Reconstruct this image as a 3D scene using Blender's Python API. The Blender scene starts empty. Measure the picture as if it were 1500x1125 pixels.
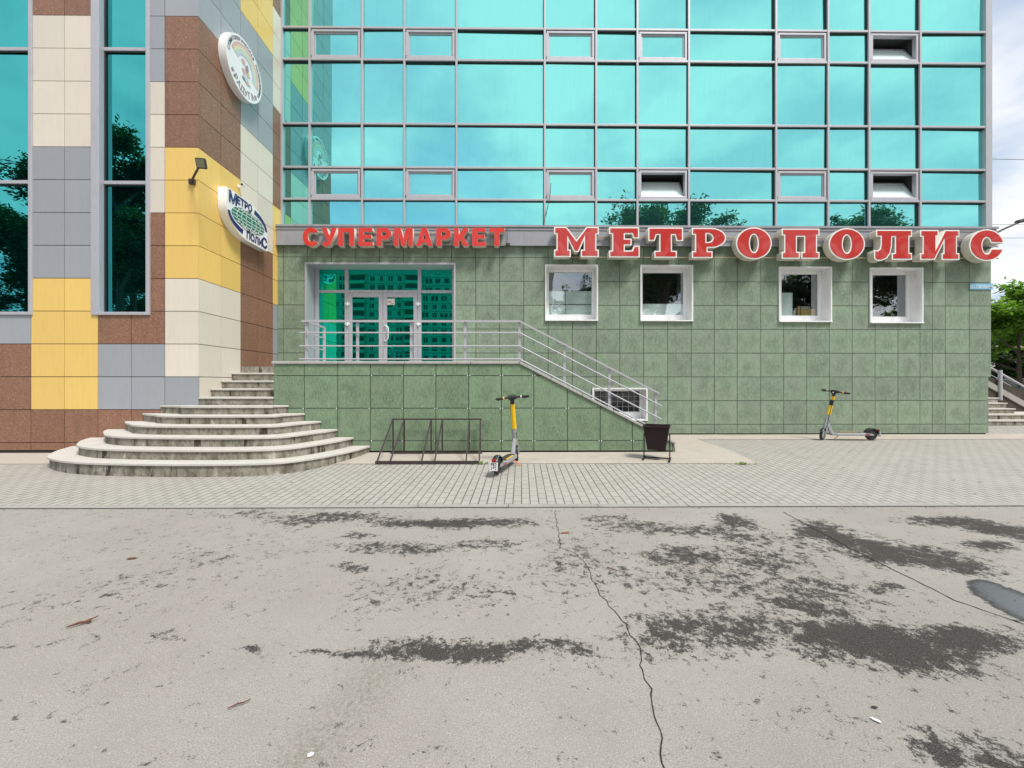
import bpy, bmesh, math, random
from mathutils import Vector, Matrix, noise as mnoise
R = math.radians
random.seed(7)
scene = bpy.context.scene
C = scene.collection

# ------------------------------------------------------------------ camera
F, SY, CY, EYE = 610.0, 0.0091, 0.99996, 1.25
cam = bpy.data.cameras.new("camera")
cam.sensor_width = 36; cam.lens = 36 * F / 1500.0
cam.clip_start = 0.05; cam.clip_end = 3000
camo = bpy.data.objects.new("camera", cam); C.objects.link(camo)
camo.location = (0, 0, EYE); camo.rotation_euler = (R(90), 0, -SY)
scene.camera = camo

# ------------------------------------------------------------------ world and sun
SUN_EL, SUN_AZ = R(58), R(138)
world = bpy.data.worlds.new("World"); scene.world = world; world.use_nodes = True
wn, wl = world.node_tree.nodes, world.node_tree.links
wn.clear()
wout = wn.new("ShaderNodeOutputWorld")
sky = wn.new("ShaderNodeTexSky"); sky.sky_type = 'NISHITA'; sky.sun_disc = False
sky.sun_elevation = SUN_EL; sky.sun_rotation = SUN_AZ; sky.air_density = 1.0; sky.dust_density = 1.5
bg1 = wn.new("ShaderNodeBackground"); bg1.inputs[1].default_value = 0.12
wl.new(sky.outputs[0], bg1.inputs[0])
bg2 = wn.new("ShaderNodeBackground"); bg2.inputs[1].default_value = 0.74
tc = wn.new("ShaderNodeTexCoord")
sep = wn.new("ShaderNodeSeparateXYZ"); wl.new(tc.outputs['Generated'], sep.inputs[0])
az = wn.new("ShaderNodeMath"); az.operation = 'ABSOLUTE'; wl.new(sep.outputs[2], az.inputs[0])
ad = wn.new("ShaderNodeMath"); ad.operation = 'ADD'; ad.inputs[1].default_value = 0.22; wl.new(az.outputs[0], ad.inputs[0])
dv = wn.new("ShaderNodeVectorMath"); dv.operation = 'DIVIDE'
cmb = wn.new("ShaderNodeCombineXYZ")
for k in range(3): wl.new(ad.outputs[0], cmb.inputs[k])
wl.new(tc.outputs['Generated'], dv.inputs[0]); wl.new(cmb.outputs[0], dv.inputs[1])
n1 = wn.new("ShaderNodeTexNoise"); n1.inputs['Scale'].default_value = 1.1; n1.inputs['Detail'].default_value = 7; n1.inputs['Roughness'].default_value = .52
n1.inputs['Distortion'].default_value = .4
wl.new(dv.outputs[0], n1.inputs['Vector'])
n2 = wn.new("ShaderNodeTexNoise"); n2.inputs['Scale'].default_value = 2.3; n2.inputs['Detail'].default_value = 6; n2.inputs['Roughness'].default_value = .55
wl.new(dv.outputs[0], n2.inputs['Vector'])
cr = wn.new("ShaderNodeValToRGB"); cr.color_ramp.elements[0].position = .40; cr.color_ramp.elements[0].color = (.66, .735, .82, 1)
cr.color_ramp.elements[1].position = .58; cr.color_ramp.elements[1].color = (1.0, 1.0, 1.0, 1)
wl.new(n2.outputs[0], cr.inputs[0]); wl.new(cr.outputs[0], bg2.inputs[0])
mr = wn.new("ShaderNodeMapRange"); mr.inputs[1].default_value = .36; mr.inputs[2].default_value = .52
mr.inputs[3].default_value = .35; mr.inputs[4].default_value = 1.0
wl.new(n1.outputs[0], mr.inputs[0])
mx = wn.new("ShaderNodeMixShader"); wl.new(mr.outputs[0], mx.inputs[0]); wl.new(bg1.outputs[0], mx.inputs[1]); wl.new(bg2.outputs[0], mx.inputs[2])
wl.new(mx.outputs[0], wout.inputs[0])

sun = bpy.data.lights.new("sun", 'SUN'); sun.energy = 2.5; sun.angle = R(15); sun.color = (1, .965, .91)
suno = bpy.data.objects.new("sun", sun); C.objects.link(suno)
sd = Vector((math.sin(SUN_AZ) * math.cos(SUN_EL), math.cos(SUN_AZ) * math.cos(SUN_EL), math.sin(SUN_EL)))
suno.rotation_euler = (-sd).to_track_quat('-Z', 'Y').to_euler(); suno.location = sd * 60

scene.view_settings.view_transform = 'Standard'; scene.view_settings.look = 'None'
scene.view_settings.exposure = 0.62; scene.view_settings.gamma = 1.0; scene.view_settings.use_curve_mapping = False
scene.render.engine = 'CYCLES'
scene.cycles.use_denoising = True
scene.cycles.max_bounces = 8; scene.cycles.transparent_max_bounces = 12
scene.cycles.sample_clamp_indirect = 4

# ------------------------------------------------------------------ measuring helpers (photo pixel -> real coordinate at a known depth)
def PX(x, Y):
    u = (x - 750) / F
    return Y * (u * CY + SY) / (CY - u * SY)
def PZ(y, X, Y): return EYE + (562.5 - y) / F * (X * SY + Y * CY)
KERB_Y, ROAD_Z, SLOPE = 4.58, -0.106, 0.035
def GZ(Y): return 0.0 if Y >= 7.6 else (-(7.6 - Y) * SLOPE if Y > KERB_Y else ROAD_Z)
def ROADP(x, y):
    Y = (EYE - ROAD_Z) * F / (y - 562.5)
    for _ in range(3):
        X = PX(x, Y); Y = ((EYE - ROAD_Z) * F / (y - 562.5) - X * SY) / CY
    return X, Y

# ------------------------------------------------------------------ materials
MATS = {}
class NT:
    def __init__(s, name):
        s.m = bpy.data.materials.new(name); s.m.use_nodes = True
        s.t = s.m.node_tree; s.n = s.t.nodes; s.l = s.t.links
        s.p = s.n['Principled BSDF']; s.out = s.n['Material Output']
        s.obj = s.n.new("ShaderNodeTexCoord").outputs['Object']
        g = s.n.new("ShaderNodeNewGeometry"); s.pos = g.outputs['Position']
        MATS[name] = s.m
    def node(s, typ, ins=None, **kw):
        nd = s.n.new(typ)
        for k, v in kw.items(): setattr(nd, k, v)
        for k, v in (ins or {}).items():
            if isinstance(v, bpy.types.NodeSocket): s.l.new(v, nd.inputs[k])
            else: nd.inputs[k].default_value = v
        return nd
    def map(s, vec, scale=(1, 1, 1), rot=(0, 0, 0), loc=(0, 0, 0)):
        return s.node("ShaderNodeMapping", {'Vector': vec, 'Scale': scale, 'Rotation': rot, 'Location': loc}).outputs[0]
    def noise(s, vec, scale, detail=4, rough=.5, dist=0):
        return s.node("ShaderNodeTexNoise", {'Vector': vec, 'Scale': scale, 'Detail': detail, 'Roughness': rough, 'Distortion': dist}).outputs[0]
    def ramp(s, fac, stops):
        r = s.node("ShaderNodeValToRGB", {0: fac}); e = r.color_ramp.elements
        while len(e) < len(stops): e.new(.5)
        for k, (p, c) in enumerate(stops):
            e[k].position = p; e[k].color = (c, c, c, 1) if isinstance(c, (int, float)) else (*c, 1)
        return r.outputs[0]
    def mix(s, fac, a, b, mode='MIX'):
        nd = s.node("ShaderNodeMix", data_type='RGBA', blend_type=mode)
        for sock, v in ((nd.inputs[0], fac), (nd.inputs[6], a), (nd.inputs[7], b)):
            if isinstance(v, bpy.types.NodeSocket): s.l.new(v, sock)
            elif isinstance(v, tuple): sock.default_value = (*v, 1)
            else: sock.default_value = v
        return nd.outputs[2]
    def math(s, op, a, b=0.0, clamp=False):
        nd = s.node("ShaderNodeMath", {0: a, 1: b}, operation=op); nd.use_clamp = clamp
        return nd.outputs[0]
    def attr(s, name): return s.node("ShaderNodeAttribute", attribute_name=name).outputs['Fac']
    def bump(s, h, strength=.3, dist=.01):
        s.l.new(s.node("ShaderNodeBump", {'Height': h, 'Strength': strength, 'Distance': dist}).outputs[0], s.p.inputs['Normal'])
    def base(s, v):
        if isinstance(v, tuple): s.p.inputs['Base Color'].default_value = (*v, 1)
        else: s.l.new(v, s.p.inputs['Base Color'])
    def rough(s, v):
        if isinstance(v, (int, float)): s.p.inputs['Roughness'].default_value = v
        else: s.l.new(v, s.p.inputs['Roughness'])

def simple(name, col, rough=.5, metal=0.0, var=.12, scale=6.0, bump=0.0, dirt=0.0):
    t = NT(name)
    n = t.noise(t.obj, scale, 5, .6)
    c = t.mix(n, tuple(x * (1 - var) for x in col), tuple(min(1, x * (1 + var)) for x in col))
    if dirt:
        d = t.noise(t.map(t.obj, (3, 3, 1)), 3.0, 6, .65)
        c = t.mix(t.ramp(d, [(.52, 0.0), (.75, dirt)]), c, tuple(x * .45 for x in col))
    t.base(c); t.rough(rough); t.p.inputs['Metallic'].default_value = metal
    if bump: t.bump(t.noise(t.obj, 60, 4, .6), bump, .004)
    return t.m

def panel_paint(name, col, rough=.45):
    t = NT(name)
    r = t.attr('rnd')
    c = t.mix(r, tuple(x * .93 for x in col), tuple(min(1, x * 1.05) for x in col))
    st = t.noise(t.map(t.obj, (14, 14, 1.2)), 2.0, 5, .6)
    c = t.mix(t.ramp(st, [(.45, 0.0), (.85, .22)]), c, tuple(x * .62 for x in col))
    g = t.noise(t.obj, .8, 4, .6)
    c = t.mix(t.ramp(g, [(.4, 0.0), (.8, .14)]), c, tuple(x * .7 for x in col))
    t.base(c); t.rough(rough)
    t.bump(t.noise(t.obj, 3, 2, .5), .05, .02)
    return t.m
panel_paint('paint_yellow', (.82, .56, .16))
panel_paint('paint_cream', (.72, .655, .56))
panel_paint('paint_grey', (.335, .355, .385))

def granite(name, a, b, c3):
    t = NT(name)
    v = t.noise(t.obj, 70, 3, .7)
    v2 = t.noise(t.map(t.obj, (1, 1, 1), (.3, .5, .6)), 38, 2, .6, 1.0)
    c = t.mix(t.ramp(v, [(.38, 0.0), (.62, 1.0)]), a, b)
    c = t.mix(t.ramp(v2, [(.5, 0.0), (.66, .75)]), c, c3)
    r = t.attr('rnd')
    c = t.mix(t.math('MULTIPLY', r, .25), c, tuple(x * .72 for x in a))
    st = t.noise(t.map(t.obj, (6, 6, .8)), 1.3, 5, .6)
    c = t.mix(t.ramp(st, [(.5, 0.0), (.8, .35)]), c, tuple(x * .5 for x in a))
    t.base(c); t.rough(.5)
    return t.m
granite('granite_brown', (.19, .088, .052), (.31, .155, .10), (.40, .245, .165))

def green_stone(name, light, dark, warm, amt):
    t = NT(name)
    off = t.node("ShaderNodeCombineXYZ", {0: t.math('MULTIPLY', t.attr('rnd'), 37.0), 2: t.math('MULTIPLY', t.attr('rnd'), 91.0)}).outputs[0]
    vec = t.node("ShaderNodeVectorMath", {0: t.obj, 1: off}, operation='ADD').outputs[0]
    grain = t.noise(t.map(vec, (9, 9, 2.6)), 5.5, 6, .68, .6)
    c = t.mix(t.ramp(grain, [(.38, 0.0), (.60, 1.0)]), tuple(x * .82 for x in dark), light)
    bl = t.noise(t.map(vec, (1, 1, .8)), 3.2, 7, .72, 1.0)
    c = t.mix(t.ramp(bl, [(.50, 0.0), (.70, amt)]), c, tuple(x * .42 for x in dark))
    wv = t.noise(t.map(vec, (1, 1, 1.7)), 1.4, 3, .55)
    c = t.mix(t.ramp(wv, [(.45, 0.0), (.7, .6)]), c, warm)
    fine = t.noise(t.map(vec, (3, 3, 1)), 55, 3, .7)
    c = t.mix(t.ramp(fine, [(.42, .32), (.55, 0.0)]), c, tuple(x * .5 for x in dark))
    rr = t.attr('rnd')
    c = t.mix(t.math('MULTIPLY', rr, .26), c, tuple(x * 1.25 for x in light))
    c = t.mix(t.math('MULTIPLY', t.math('POWER', t.math('SUBTRACT', 1.0, rr), 3.0), .15), c, tuple((x * .72 + .03) for x in warm))
    al = t.noise(t.map(t.pos, (2.6, 2.6, .22)), 2.0, 6, .66)
    c = t.mix(t.ramp(al, [(.55, 0.0), (.78, .45)]), c, tuple(x * .55 for x in dark))
    uv = t.node("ShaderNodeTexCoord").outputs['UV']
    ds = t.node("ShaderNodeVectorMath", {0: uv, 1: (.5, .44, 0)}, operation='DISTANCE').outputs['Value']
    ds = t.math('ADD', ds, t.math('MULTIPLY', t.math('SUBTRACT', t.noise(t.map(vec, (1, 1, .8)), 4.0, 5, .65), .5), 1.5))
    sm_ = t.node("ShaderNodeMapRange", {0: ds, 1: .40, 2: .10, 3: 0.0, 4: 1.0}).outputs[0]
    scr = t.ramp(t.noise(t.map(vec, (2.2, 2.2, .9)), 20, 6, .75, .8), [(.43, 0.0), (.60, 1.0)])
    c = t.mix(t.math('MULTIPLY', t.math('MULTIPLY', sm_, scr), .85 * amt + .15), c, tuple(x * .40 for x in dark))
    sc2 = t.ramp(t.noise(t.map(vec, (3.2, 3.2, .45)), 26, 5, .75, .4), [(.53, 0.0), (.66, .55)])
    c = t.mix(sc2, c, tuple(x * .42 for x in dark))
    ed = t.node("ShaderNodeSeparateXYZ", {0: uv})
    exy = t.math('MINIMUM', t.math('MINIMUM', ed.outputs[0], t.math('SUBTRACT', 1.0, ed.outputs[0])), t.math('MINIMUM', ed.outputs[1], t.math('SUBTRACT', 1.0, ed.outputs[1])))
    c = t.mix(t.node("ShaderNodeMapRange", {0: exy, 1: .035, 2: .0, 3: 0.0, 4: .30}).outputs[0], c, tuple(x * .5 for x in dark))
    # rain streaks from the top of the wall and splash dirt near the pavement
    z = t.node("ShaderNodeSeparateXYZ", {0: t.pos}).outputs[2]
    sx = t.noise(t.map(t.pos, (1.6, 1.6, .12)), 2.2, 5, .62)
    top = t.node("ShaderNodeMapRange", {0: z, 1: 3.6, 2: 4.6, 3: 0.0, 4: 1.0}).outputs[0]
    c = t.mix(t.math('MULTIPLY', t.ramp(sx, [(.42, 0.0), (.7, .75)]), top), c, tuple(x * .5 for x in dark))
    low = t.node("ShaderNodeMapRange", {0: z, 1: .35, 2: .0, 3: 0.0, 4: 1.0}).outputs[0]
    c = t.mix(t.math('MULTIPLY', t.ramp(t.noise(t.pos, 4, 5, .6), [(.35, 0.0), (.65, .55)]), low), c, tuple(x * .6 for x in warm))
    t.base(c); t.rough(.62)
    t.bump(grain, .12, .006)
    return t.m
green_stone('green_stone_wall', (.285, .378, .262), (.195, .272, .190), (.27, .30, .24), .5)
green_stone('green_stone_podium', (.245, .350, .215), (.140, .222, .132), (.22, .28, .18), .4)

simple('joint_dark', (.025, .03, .025), .9)
simple('aluminium', (.46, .46, .49), .42, .25, .08, 3)
simple('aluminium_fascia', (.33, .33, .36), .48, .15, .07, 1.5, 0, .35)
simple('aluminium_window', (.47, .47, .51), .45, .2, .06, 3, 0, .2)
simple('gasket', (.02, .022, .024), .6)
simple('plastic_white', (.86, .87, .87), .35, 0, .04, 3, 0, .30)
simple('reveal_white', (.80, .80, .79), .6, 0, .05, 4, 0, .35)
simple('rail_steel', (.46, .46, .49), .55, .3, .08, 10)
simple('coping_stone', (.42, .41, .39), .8, 0, .2, 8, .4, .5)
simple('interior_dark', (.02, .024, .026), .8)
simple('interior_wall', (.05, .056, .055), .8)
simple('paper', (.7, .66, .6), .7)
simple('yellow_box', (.62, .45, .16), .6)
simple('letter_cream', (.66, .62, .53), .5, 0, .05, 5, 0, .5)
simple('letter_rim', (.86, .85, .82), .4, 0, .03, 5, 0, .15)
simple('sign_white', (.83, .83, .84), .35, 0, .03, 3, 0, .12)
simple('sign_navy', (.012, .025, .13), .35)
simple('sign_green', (.012, .20, .12), .35)
simple('ink_black', (.03, .03, .03), .5)
simple('ink_grey', (.30, .24, .26), .5)
for nm, cc in dict(red=(.62, .10, .07), orange=(.75, .32, .08), yellow=(.8, .68, .2), green=(.35, .6, .25), blue=(.35, .6, .75), violet=(.45, .42, .62)).items():
    simple('band_' + nm, tuple(.45 * x + .45 * .8 for x in cc), .45)
simple('street_blue', (.22, .52, .74), .4)
simple('rack_steel', (.055, .043, .042), .65, .3, .3, 14, .3, .4)
simple('bin_maroon', (.020, .007, .008), .9, 0, .35, 9, .3, .3)
simple('rubber', (.02, .02, .021), .75)
simple('scooter_black', (.018, .018, .02), .38)
simple('scooter_grey', (.38, .39, .41), .4, .3)
simple('scooter_yellow', (.95, .55, .005), .35)
simple('scooter_orange', (.72, .16, .04), .5)
simple('lens_red', (.35, .008, .012), .2)
simple('lens_white', (.8, .78, .7), .2)
simple('lens_olive', (.20, .21, .12), .15)
simple('steel_dark', (.06, .05, .045), .5, .3)
simple('car_paint', (.30, .33, .37), .3, .5)
simple('cable_black', (.02, .02, .02), .6)
simple('pipe_beige', (.42, .34, .22), .6)
simple('bark_chip', (.13, .045, .025), .8, 0, .4, 30)
simple('litter_white', (.8, .8, .78), .6)
simple('leaf_brown', (.30, .12, .05), .7)
simple('block_wall', (.40, .42, .38), .8, 0, .1, .3)
simple('block_panel', (.26, .30, .28), .8)
simple('block_window', (.03, .04, .045), .2)

def plastic_red(name, col, painted_gloss):
    t = NT(name)
    n = t.noise(t.map(t.obj, (1, 1, 1)), 1.7, 2, .5, 1.5)
    c = t.mix(t.ramp(n, [(.47, 0.0), (.53, painted_gloss)]), col, tuple(min(1, x * 1.0 + .05) for x in col))  # paler patches paint glossy reflections into the letters' red
    t.base(c); t.rough(.28)
    t.p.inputs['Coat Weight'].default_value = .3
    t.bump(t.noise(t.obj, 2.2, 2, .5), .25, .03)
    return t.m
plastic_red('letter_red', (.52, .030, .024), .8)
plastic_red('letter_bright_red', (.66, .028, .016), .25)

def mirror_glass(name, tint, body, wave=.05, rough=.004, fac=.93):
    t = NT(name)
    t.n.remove(t.p)
    vs = t.noise(t.map(t.pos, (9, 9, .35)), 2.2, 5, .65)
    tv = t.mix(t.ramp(vs, [(.35, 0.0), (.75, .16)]), tint, tuple(x * .72 for x in tint))
    tv = t.mix(t.math('MULTIPLY', t.attr('rnd'), .13), tv, (tint[0] * .75, tint[1] * .86, tint[2] * .80))
    g = t.node("ShaderNodeBsdfGlossy", {'Color': tv, 'Roughness': rough})
    d = t.node("ShaderNodeBsdfDiffuse", {'Color': (*body, 1)})
    st = t.noise(t.map(t.obj, (22, 22, .5)), 1.5, 4, .6)
    big = t.noise(t.obj, .8, 2, .5)
    h = t.math('ADD', t.math('MULTIPLY', st, .012), big)
    b = t.node("ShaderNodeBump", {'Height': h, 'Strength': wave * 4, 'Distance': .008}).outputs[0]
    t.l.new(b, g.inputs['Normal'])
    m = t.node("ShaderNodeMixShader", {0: fac}); t.l.new(d.outputs[0], m.inputs[1]); t.l.new(g.outputs[0], m.inputs[2])
    t.l.new(m.outputs[0], t.out.inputs[0])
    return t.m
mirror_glass('glass_curtain', (.28, .81, .785), (.10, .45, .42), .030)
mirror_glass('glass_tall', (.075, .47, .49), (.0, .05, .05), .02)
mirror_glass('glass_door', (.012, .62, .47), (.0, .05, .035), .035)
mirror_glass('glass_sash', (.70, .92, .90), (.86, 1.0, .99), .01, .004, .25)  # whitish diffuse body imitates bright sky reflected in the open sashes

def clear_glass(name, tint=(.92, .97, .96), refl=.30):
    t = NT(name); t.n.remove(t.p)
    g = t.node("ShaderNodeBsdfGlossy", {'Color': (.80, .86, .9, 1), 'Roughness': .01})
    b = t.node("ShaderNodeBump", {'Height': t.noise(t.obj, 2.0, 2, .5), 'Strength': .06, 'Distance': .05}).outputs[0]
    t.l.new(b, g.inputs['Normal'])
    tr = t.node("ShaderNodeBsdfTransparent", {'Color': (*tint, 1)})
    m = t.node("ShaderNodeMixShader", {0: refl}); t.l.new(tr.outputs[0], m.inputs[1]); t.l.new(g.outputs[0], m.inputs[2])
    t.l.new(m.outputs[0], t.out.inputs[0]); return t.m
clear_glass('glass_small', refl=.38); clear_glass('glass_dim', (.3, .34, .36), .10)
simple('frosted', (.82, .92, .88), .5, 0, .05, 2)

# concrete of the steps: pale trodden slab and stained riser
t = NT('concrete_tread')
c = t.mix(t.noise(t.pos, 5, 6, .6), (.46, .435, .395), (.64, .61, .565))
c = t.mix(t.ramp(t.noise(t.pos, 90, 3, .7), [(.35, .4), (.5, 0.0)]), c, (.25, .23, .2))
t.base(c); t.rough(.85); t.bump(t.noise(t.pos, 80, 4, .6), .35, .006)
t = NT('concrete_riser')
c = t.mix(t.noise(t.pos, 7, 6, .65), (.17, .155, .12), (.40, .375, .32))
s1 = t.noise(t.map(t.pos, (4, 4, 2.0)), 1.9, 7, .70)
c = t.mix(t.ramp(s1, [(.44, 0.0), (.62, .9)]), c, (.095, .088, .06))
s2 = t.noise(t.map(t.pos, (2.2, 2.2, .3), (0, 0, 0), (7, 3, 0)), 2.4, 4, .6)
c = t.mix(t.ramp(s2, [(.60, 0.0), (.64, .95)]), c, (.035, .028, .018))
s3 = t.noise(t.map(t.pos, (3, 3, 1.5), (0, 0, 0), (1, 8, 0)), 2.6, 4, .6)
c = t.mix(t.ramp(s3, [(.60, 0.0), (.72, .6)]), c, (.62, .60, .56))
t.base(c); t.rough(.9); t.bump(t.noise(t.pos, 40, 6, .7), .6, .012)

# asphalt with real wet patches (mask attribute), old and pale
t = NT('asphalt')
fine = t.noise(t.pos, 190, 3, .75)
mid = t.noise(t.pos, 3.2, 5, .55)
big = t.noise(t.pos, .55, 4, .6)
c = t.mix(t.ramp(fine, [(.36, 0.0), (.66, 1.0)]), (.215, .197, .175), (.425, .395, .36))
c = t.mix(t.ramp(mid, [(.38, 0.0), (.66, .34)]), c, (.26, .24, .215))
c = t.mix(t.ramp(big, [(.40, 0.0), (.65, .25)]), c, (.40, .385, .36))
vor = t.node("ShaderNodeTexVoronoi", {'Vector': t.pos, 'Scale': 210.0}).outputs['Color']
c = t.mix(t.ramp(vor, [(.80, 0.0), (.9, .3)]), c, (.55, .51, .46))
wet = t.attr('wet')
nz = t.math('ADD', t.math('MULTIPLY', t.noise(t.pos, 15, 6, .66, .4), .62), t.math('MULTIPLY', t.noise(t.pos, 44, 4, .7, .3), .38))
nz2 = t.noise(t.pos, 2.6, 4, .6)
w = t.math('ADD', wet, t.math('MULTIPLY', t.math('SUBTRACT', nz, .5), 4.2))
w = t.math('ADD', w, t.math('MULTIPLY', t.math('SUBTRACT', nz2, .5), .7))
w = t.math('ADD', w, t.math('MULTIPLY', t.math('SUBTRACT', t.noise(t.pos, 120, 4, .75), .5), 1.5))
wm = t.ramp(w, [(.42, 0.0), (.50, .55), (.72, 1.0)])
wc = t.mix(t.ramp(fine, [(.44, 0.0), (.66, 1.0)]), (.012, .011, .010), (.110, .100, .091))
halo = t.ramp(t.math('ADD', wet, t.math('MULTIPLY', t.math('SUBTRACT', nz2, .5), .8)), [(.30, 0.0), (.8, .12)])
c = t.mix(halo, c, (.22, .20, .175))
c = t.mix(t.math('MULTIPLY', wm, .93), c, wc)
sm = t.math('MULTIPLY', t.attr('smear'), t.ramp(t.noise(t.pos, 60, 5, .75), [(.42, 0.0), (.62, 1.0)]))
c = t.mix(t.math('MULTIPLY', sm, .7), c, (.13, .12, .09))
pl_ = t.math('ADD', t.attr('pool'), t.math('MULTIPLY', t.math('SUBTRACT', nz, .5), .95))
pm = t.ramp(pl_, [(.36, 0.0), (.46, 1.0)]); pm2 = t.ramp(t.math('ADD', pl_, t.math('MULTIPLY', t.math('SUBTRACT', t.noise(t.pos, 90, 3, .7), .5), .5)), [(.55, 0.0), (.92, 1.0)])
c = t.mix(pm, c, t.mix(t.ramp(fine, [(.40, 0.0), (.66, 1.0)]), (.03, .03, .03), (.13, .13, .13)))
c = t.mix(t.math('MULTIPLY', pm2, .85), c, (.085, .089, .093))
t.base(c)
t.rough(t.mix(pm2, t.mix(wm, (.9, .9, .9), (.72, .72, .72)), (.22, .22, .22)))
t.l.new(t.math('ADD', .12, t.math('MULTIPLY', pm2, .88)), t.p.inputs['Specular IOR Level'])
t.bump(t.math('MULTIPLY', t.noise(t.pos, 120, 5, .7), t.math('SUBTRACT', 1.0, t.math('MULTIPLY', pm2, .85))), .5, .006)

# block pavement
t = NT('paver')
vec = t.map(t.pos, (1, 1, 1), (0, 0, R(90) + .032))
br = t.node("ShaderNodeTexBrick", {'Vector': vec, 'Color1': (.41, .388, .35, 1), 'Color2': (.355, .335, .302, 1), 'Mortar': (.05, .045, .035, 1),
    'Scale': 1.0, 'Mortar Size': .0075, 'Mortar Smooth': .45, 'Bias': .0, 'Brick Width': .20, 'Row Height': .098})
br.offset = .5
rowc = t.math('DIVIDE', t.node("ShaderNodeSeparateXYZ", {0: vec}).outputs[1], .098)
fr_ = t.math('FRACT', rowc)
lj = t.node("ShaderNodeMapRange", {0: t.math('MINIMUM', fr_, t.math('SUBTRACT', 1.0, fr_)), 1: .085, 2: .03, 3: 0.0, 4: 1.0}).outputs[0]
tone = t.math('FRACT', t.math('MULTIPLY', t.math('SINE', t.math('FLOOR', rowc)), 437.5))
flat = t.mix(tone, (.405, .383, .345), (.37, .35, .315))
brc = t.mix(.38, br.outputs[0], flat)
brc = t.mix(t.math('MULTIPLY', lj, t.ramp(t.noise(t.pos, 4.5, 4, .6), [(.3, .95), (.7, .35)])), brc, (.05, .045, .036))
dirt = t.noise(t.pos, 1.1, 5, .6)
c = t.mix(t.ramp(dirt, [(.36, 0.0), (.7, .4)]), br.outputs[0], (.47, .43, .38), 'MIX')
jn = t.ramp(t.noise(t.pos, 5.5, 4, .6), [(.38, .75), (.6, .12)])
c = t.mix(t.math('MULTIPLY', br.outputs['Fac'], jn), br.outputs[0], c)
c2 = t.mix(t.ramp(dirt, [(.40, 0.0), (.7, .30)]), brc, (.42, .39, .35))
c2 = t.mix(t.ramp(t.noise(t.map(t.pos, (1, 1.6, 1)), 2.3, 6, .68), [(.52, 0.0), (.72, .35)]), c2, (.22, .205, .17))
c2 = t.mix(t.ramp(t.noise(t.pos, 130, 3, .7), [(.38, .30), (.55, 0.0)]), c2, (.20, .19, .16))
t.base(c2); t.rough(.85)
t.bump(t.math('SUBTRACT', t.math('MULTIPLY', t.noise(t.pos, 90, 4, .6), .15), br.outputs['Fac']), .7, .006)

def slab(name, a, b):
    t = NT(name)
    c = t.mix(t.noise(t.pos, 3.5, 6, .6), a, b)
    c = t.mix(t.ramp(t.noise(t.pos, 100, 3, .7), [(.35, .45), (.5, 0.0)]), c, tuple(x * .55 for x in a))
    c = t.mix(t.ramp(t.noise(t.pos, 1.2, 4, .6), [(.55, 0.0), (.7, .5)]), c, tuple(x * .7 for x in a))
    t.base(c); t.rough(.9); t.bump(t.noise(t.pos, 70, 5, .65), .4, .008)
slab('slab_pale', (.38, .335, .285), (.51, .455, .395))
slab('kerb_concrete', (.30, .285, .26), (.39, .375, .345))
slab('gap_dirt', (.06, .055, .04), (.14, .13, .10))
simple('rubble_shaded', (.055, .045, .035), .95, 0, .6, 6, .6); simple('crack_black', (.012, .011, .010), .95)  # flank wall's near-black rubble colour has the trees' shade painted in
simple('wet_mud', (.035, .03, .018), .45)
t = NT('puddle_water'); t.base((.02, .022, .022)); t.rough(.04); t.bump(t.noise(t.pos, 8, 2, .5), .02, .01)
t = NT('earth_grass'); t.base(t.mix(t.noise(t.pos, 2, 6, .6), (.05, .08, .02), (.12, .13, .05))); t.rough(.95)

def foliage(name, a, b):
    t = NT(name)
    r = t.attr('rnd')
    c = t.mix(r, a, b)
    t.base(c); t.rough(.6)
    tl = t.node("ShaderNodeBsdfTranslucent", {'Color': (b[0] * 1.5, b[1] * 1.6, b[2], 1)})
    m = t.node("ShaderNodeMixShader", {0: .35}); t.l.new(t.p.outputs[0], m.inputs[1]); t.l.new(tl.outputs[0], m.inputs[2])
    t.l.new(m.outputs[0], t.out.inputs[0])
foliage('leaves_dark', (.016, .034, .012), (.038, .075, .022))
foliage('leaves_bright', (.07, .16, .015), (.17, .32, .035))
foliage('weed_green', (.10, .18, .03), (.2, .3, .06))
simple('bark', (.09, .07, .055), .9, 0, .3, 12, .5)
M = MATS

# ------------------------------------------------------------------ object helpers
WLOC = {}
def tag(o, label=None, cat=None, group=None, kind=None):
    if label: o['label'] = label
    if cat: o['category'] = cat
    if group: o['group'] = group
    if kind: o['kind'] = kind
    return o
def thing(name, label, cat, loc, group=None, rz=0.0):
    o = bpy.data.objects.new(name, None); C.objects.link(o)
    o.location = loc; o.rotation_euler = (0, 0, rz); o.empty_display_size = .2
    WLOC[o] = Vector(loc)
    return tag(o, label, cat, group)

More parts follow.
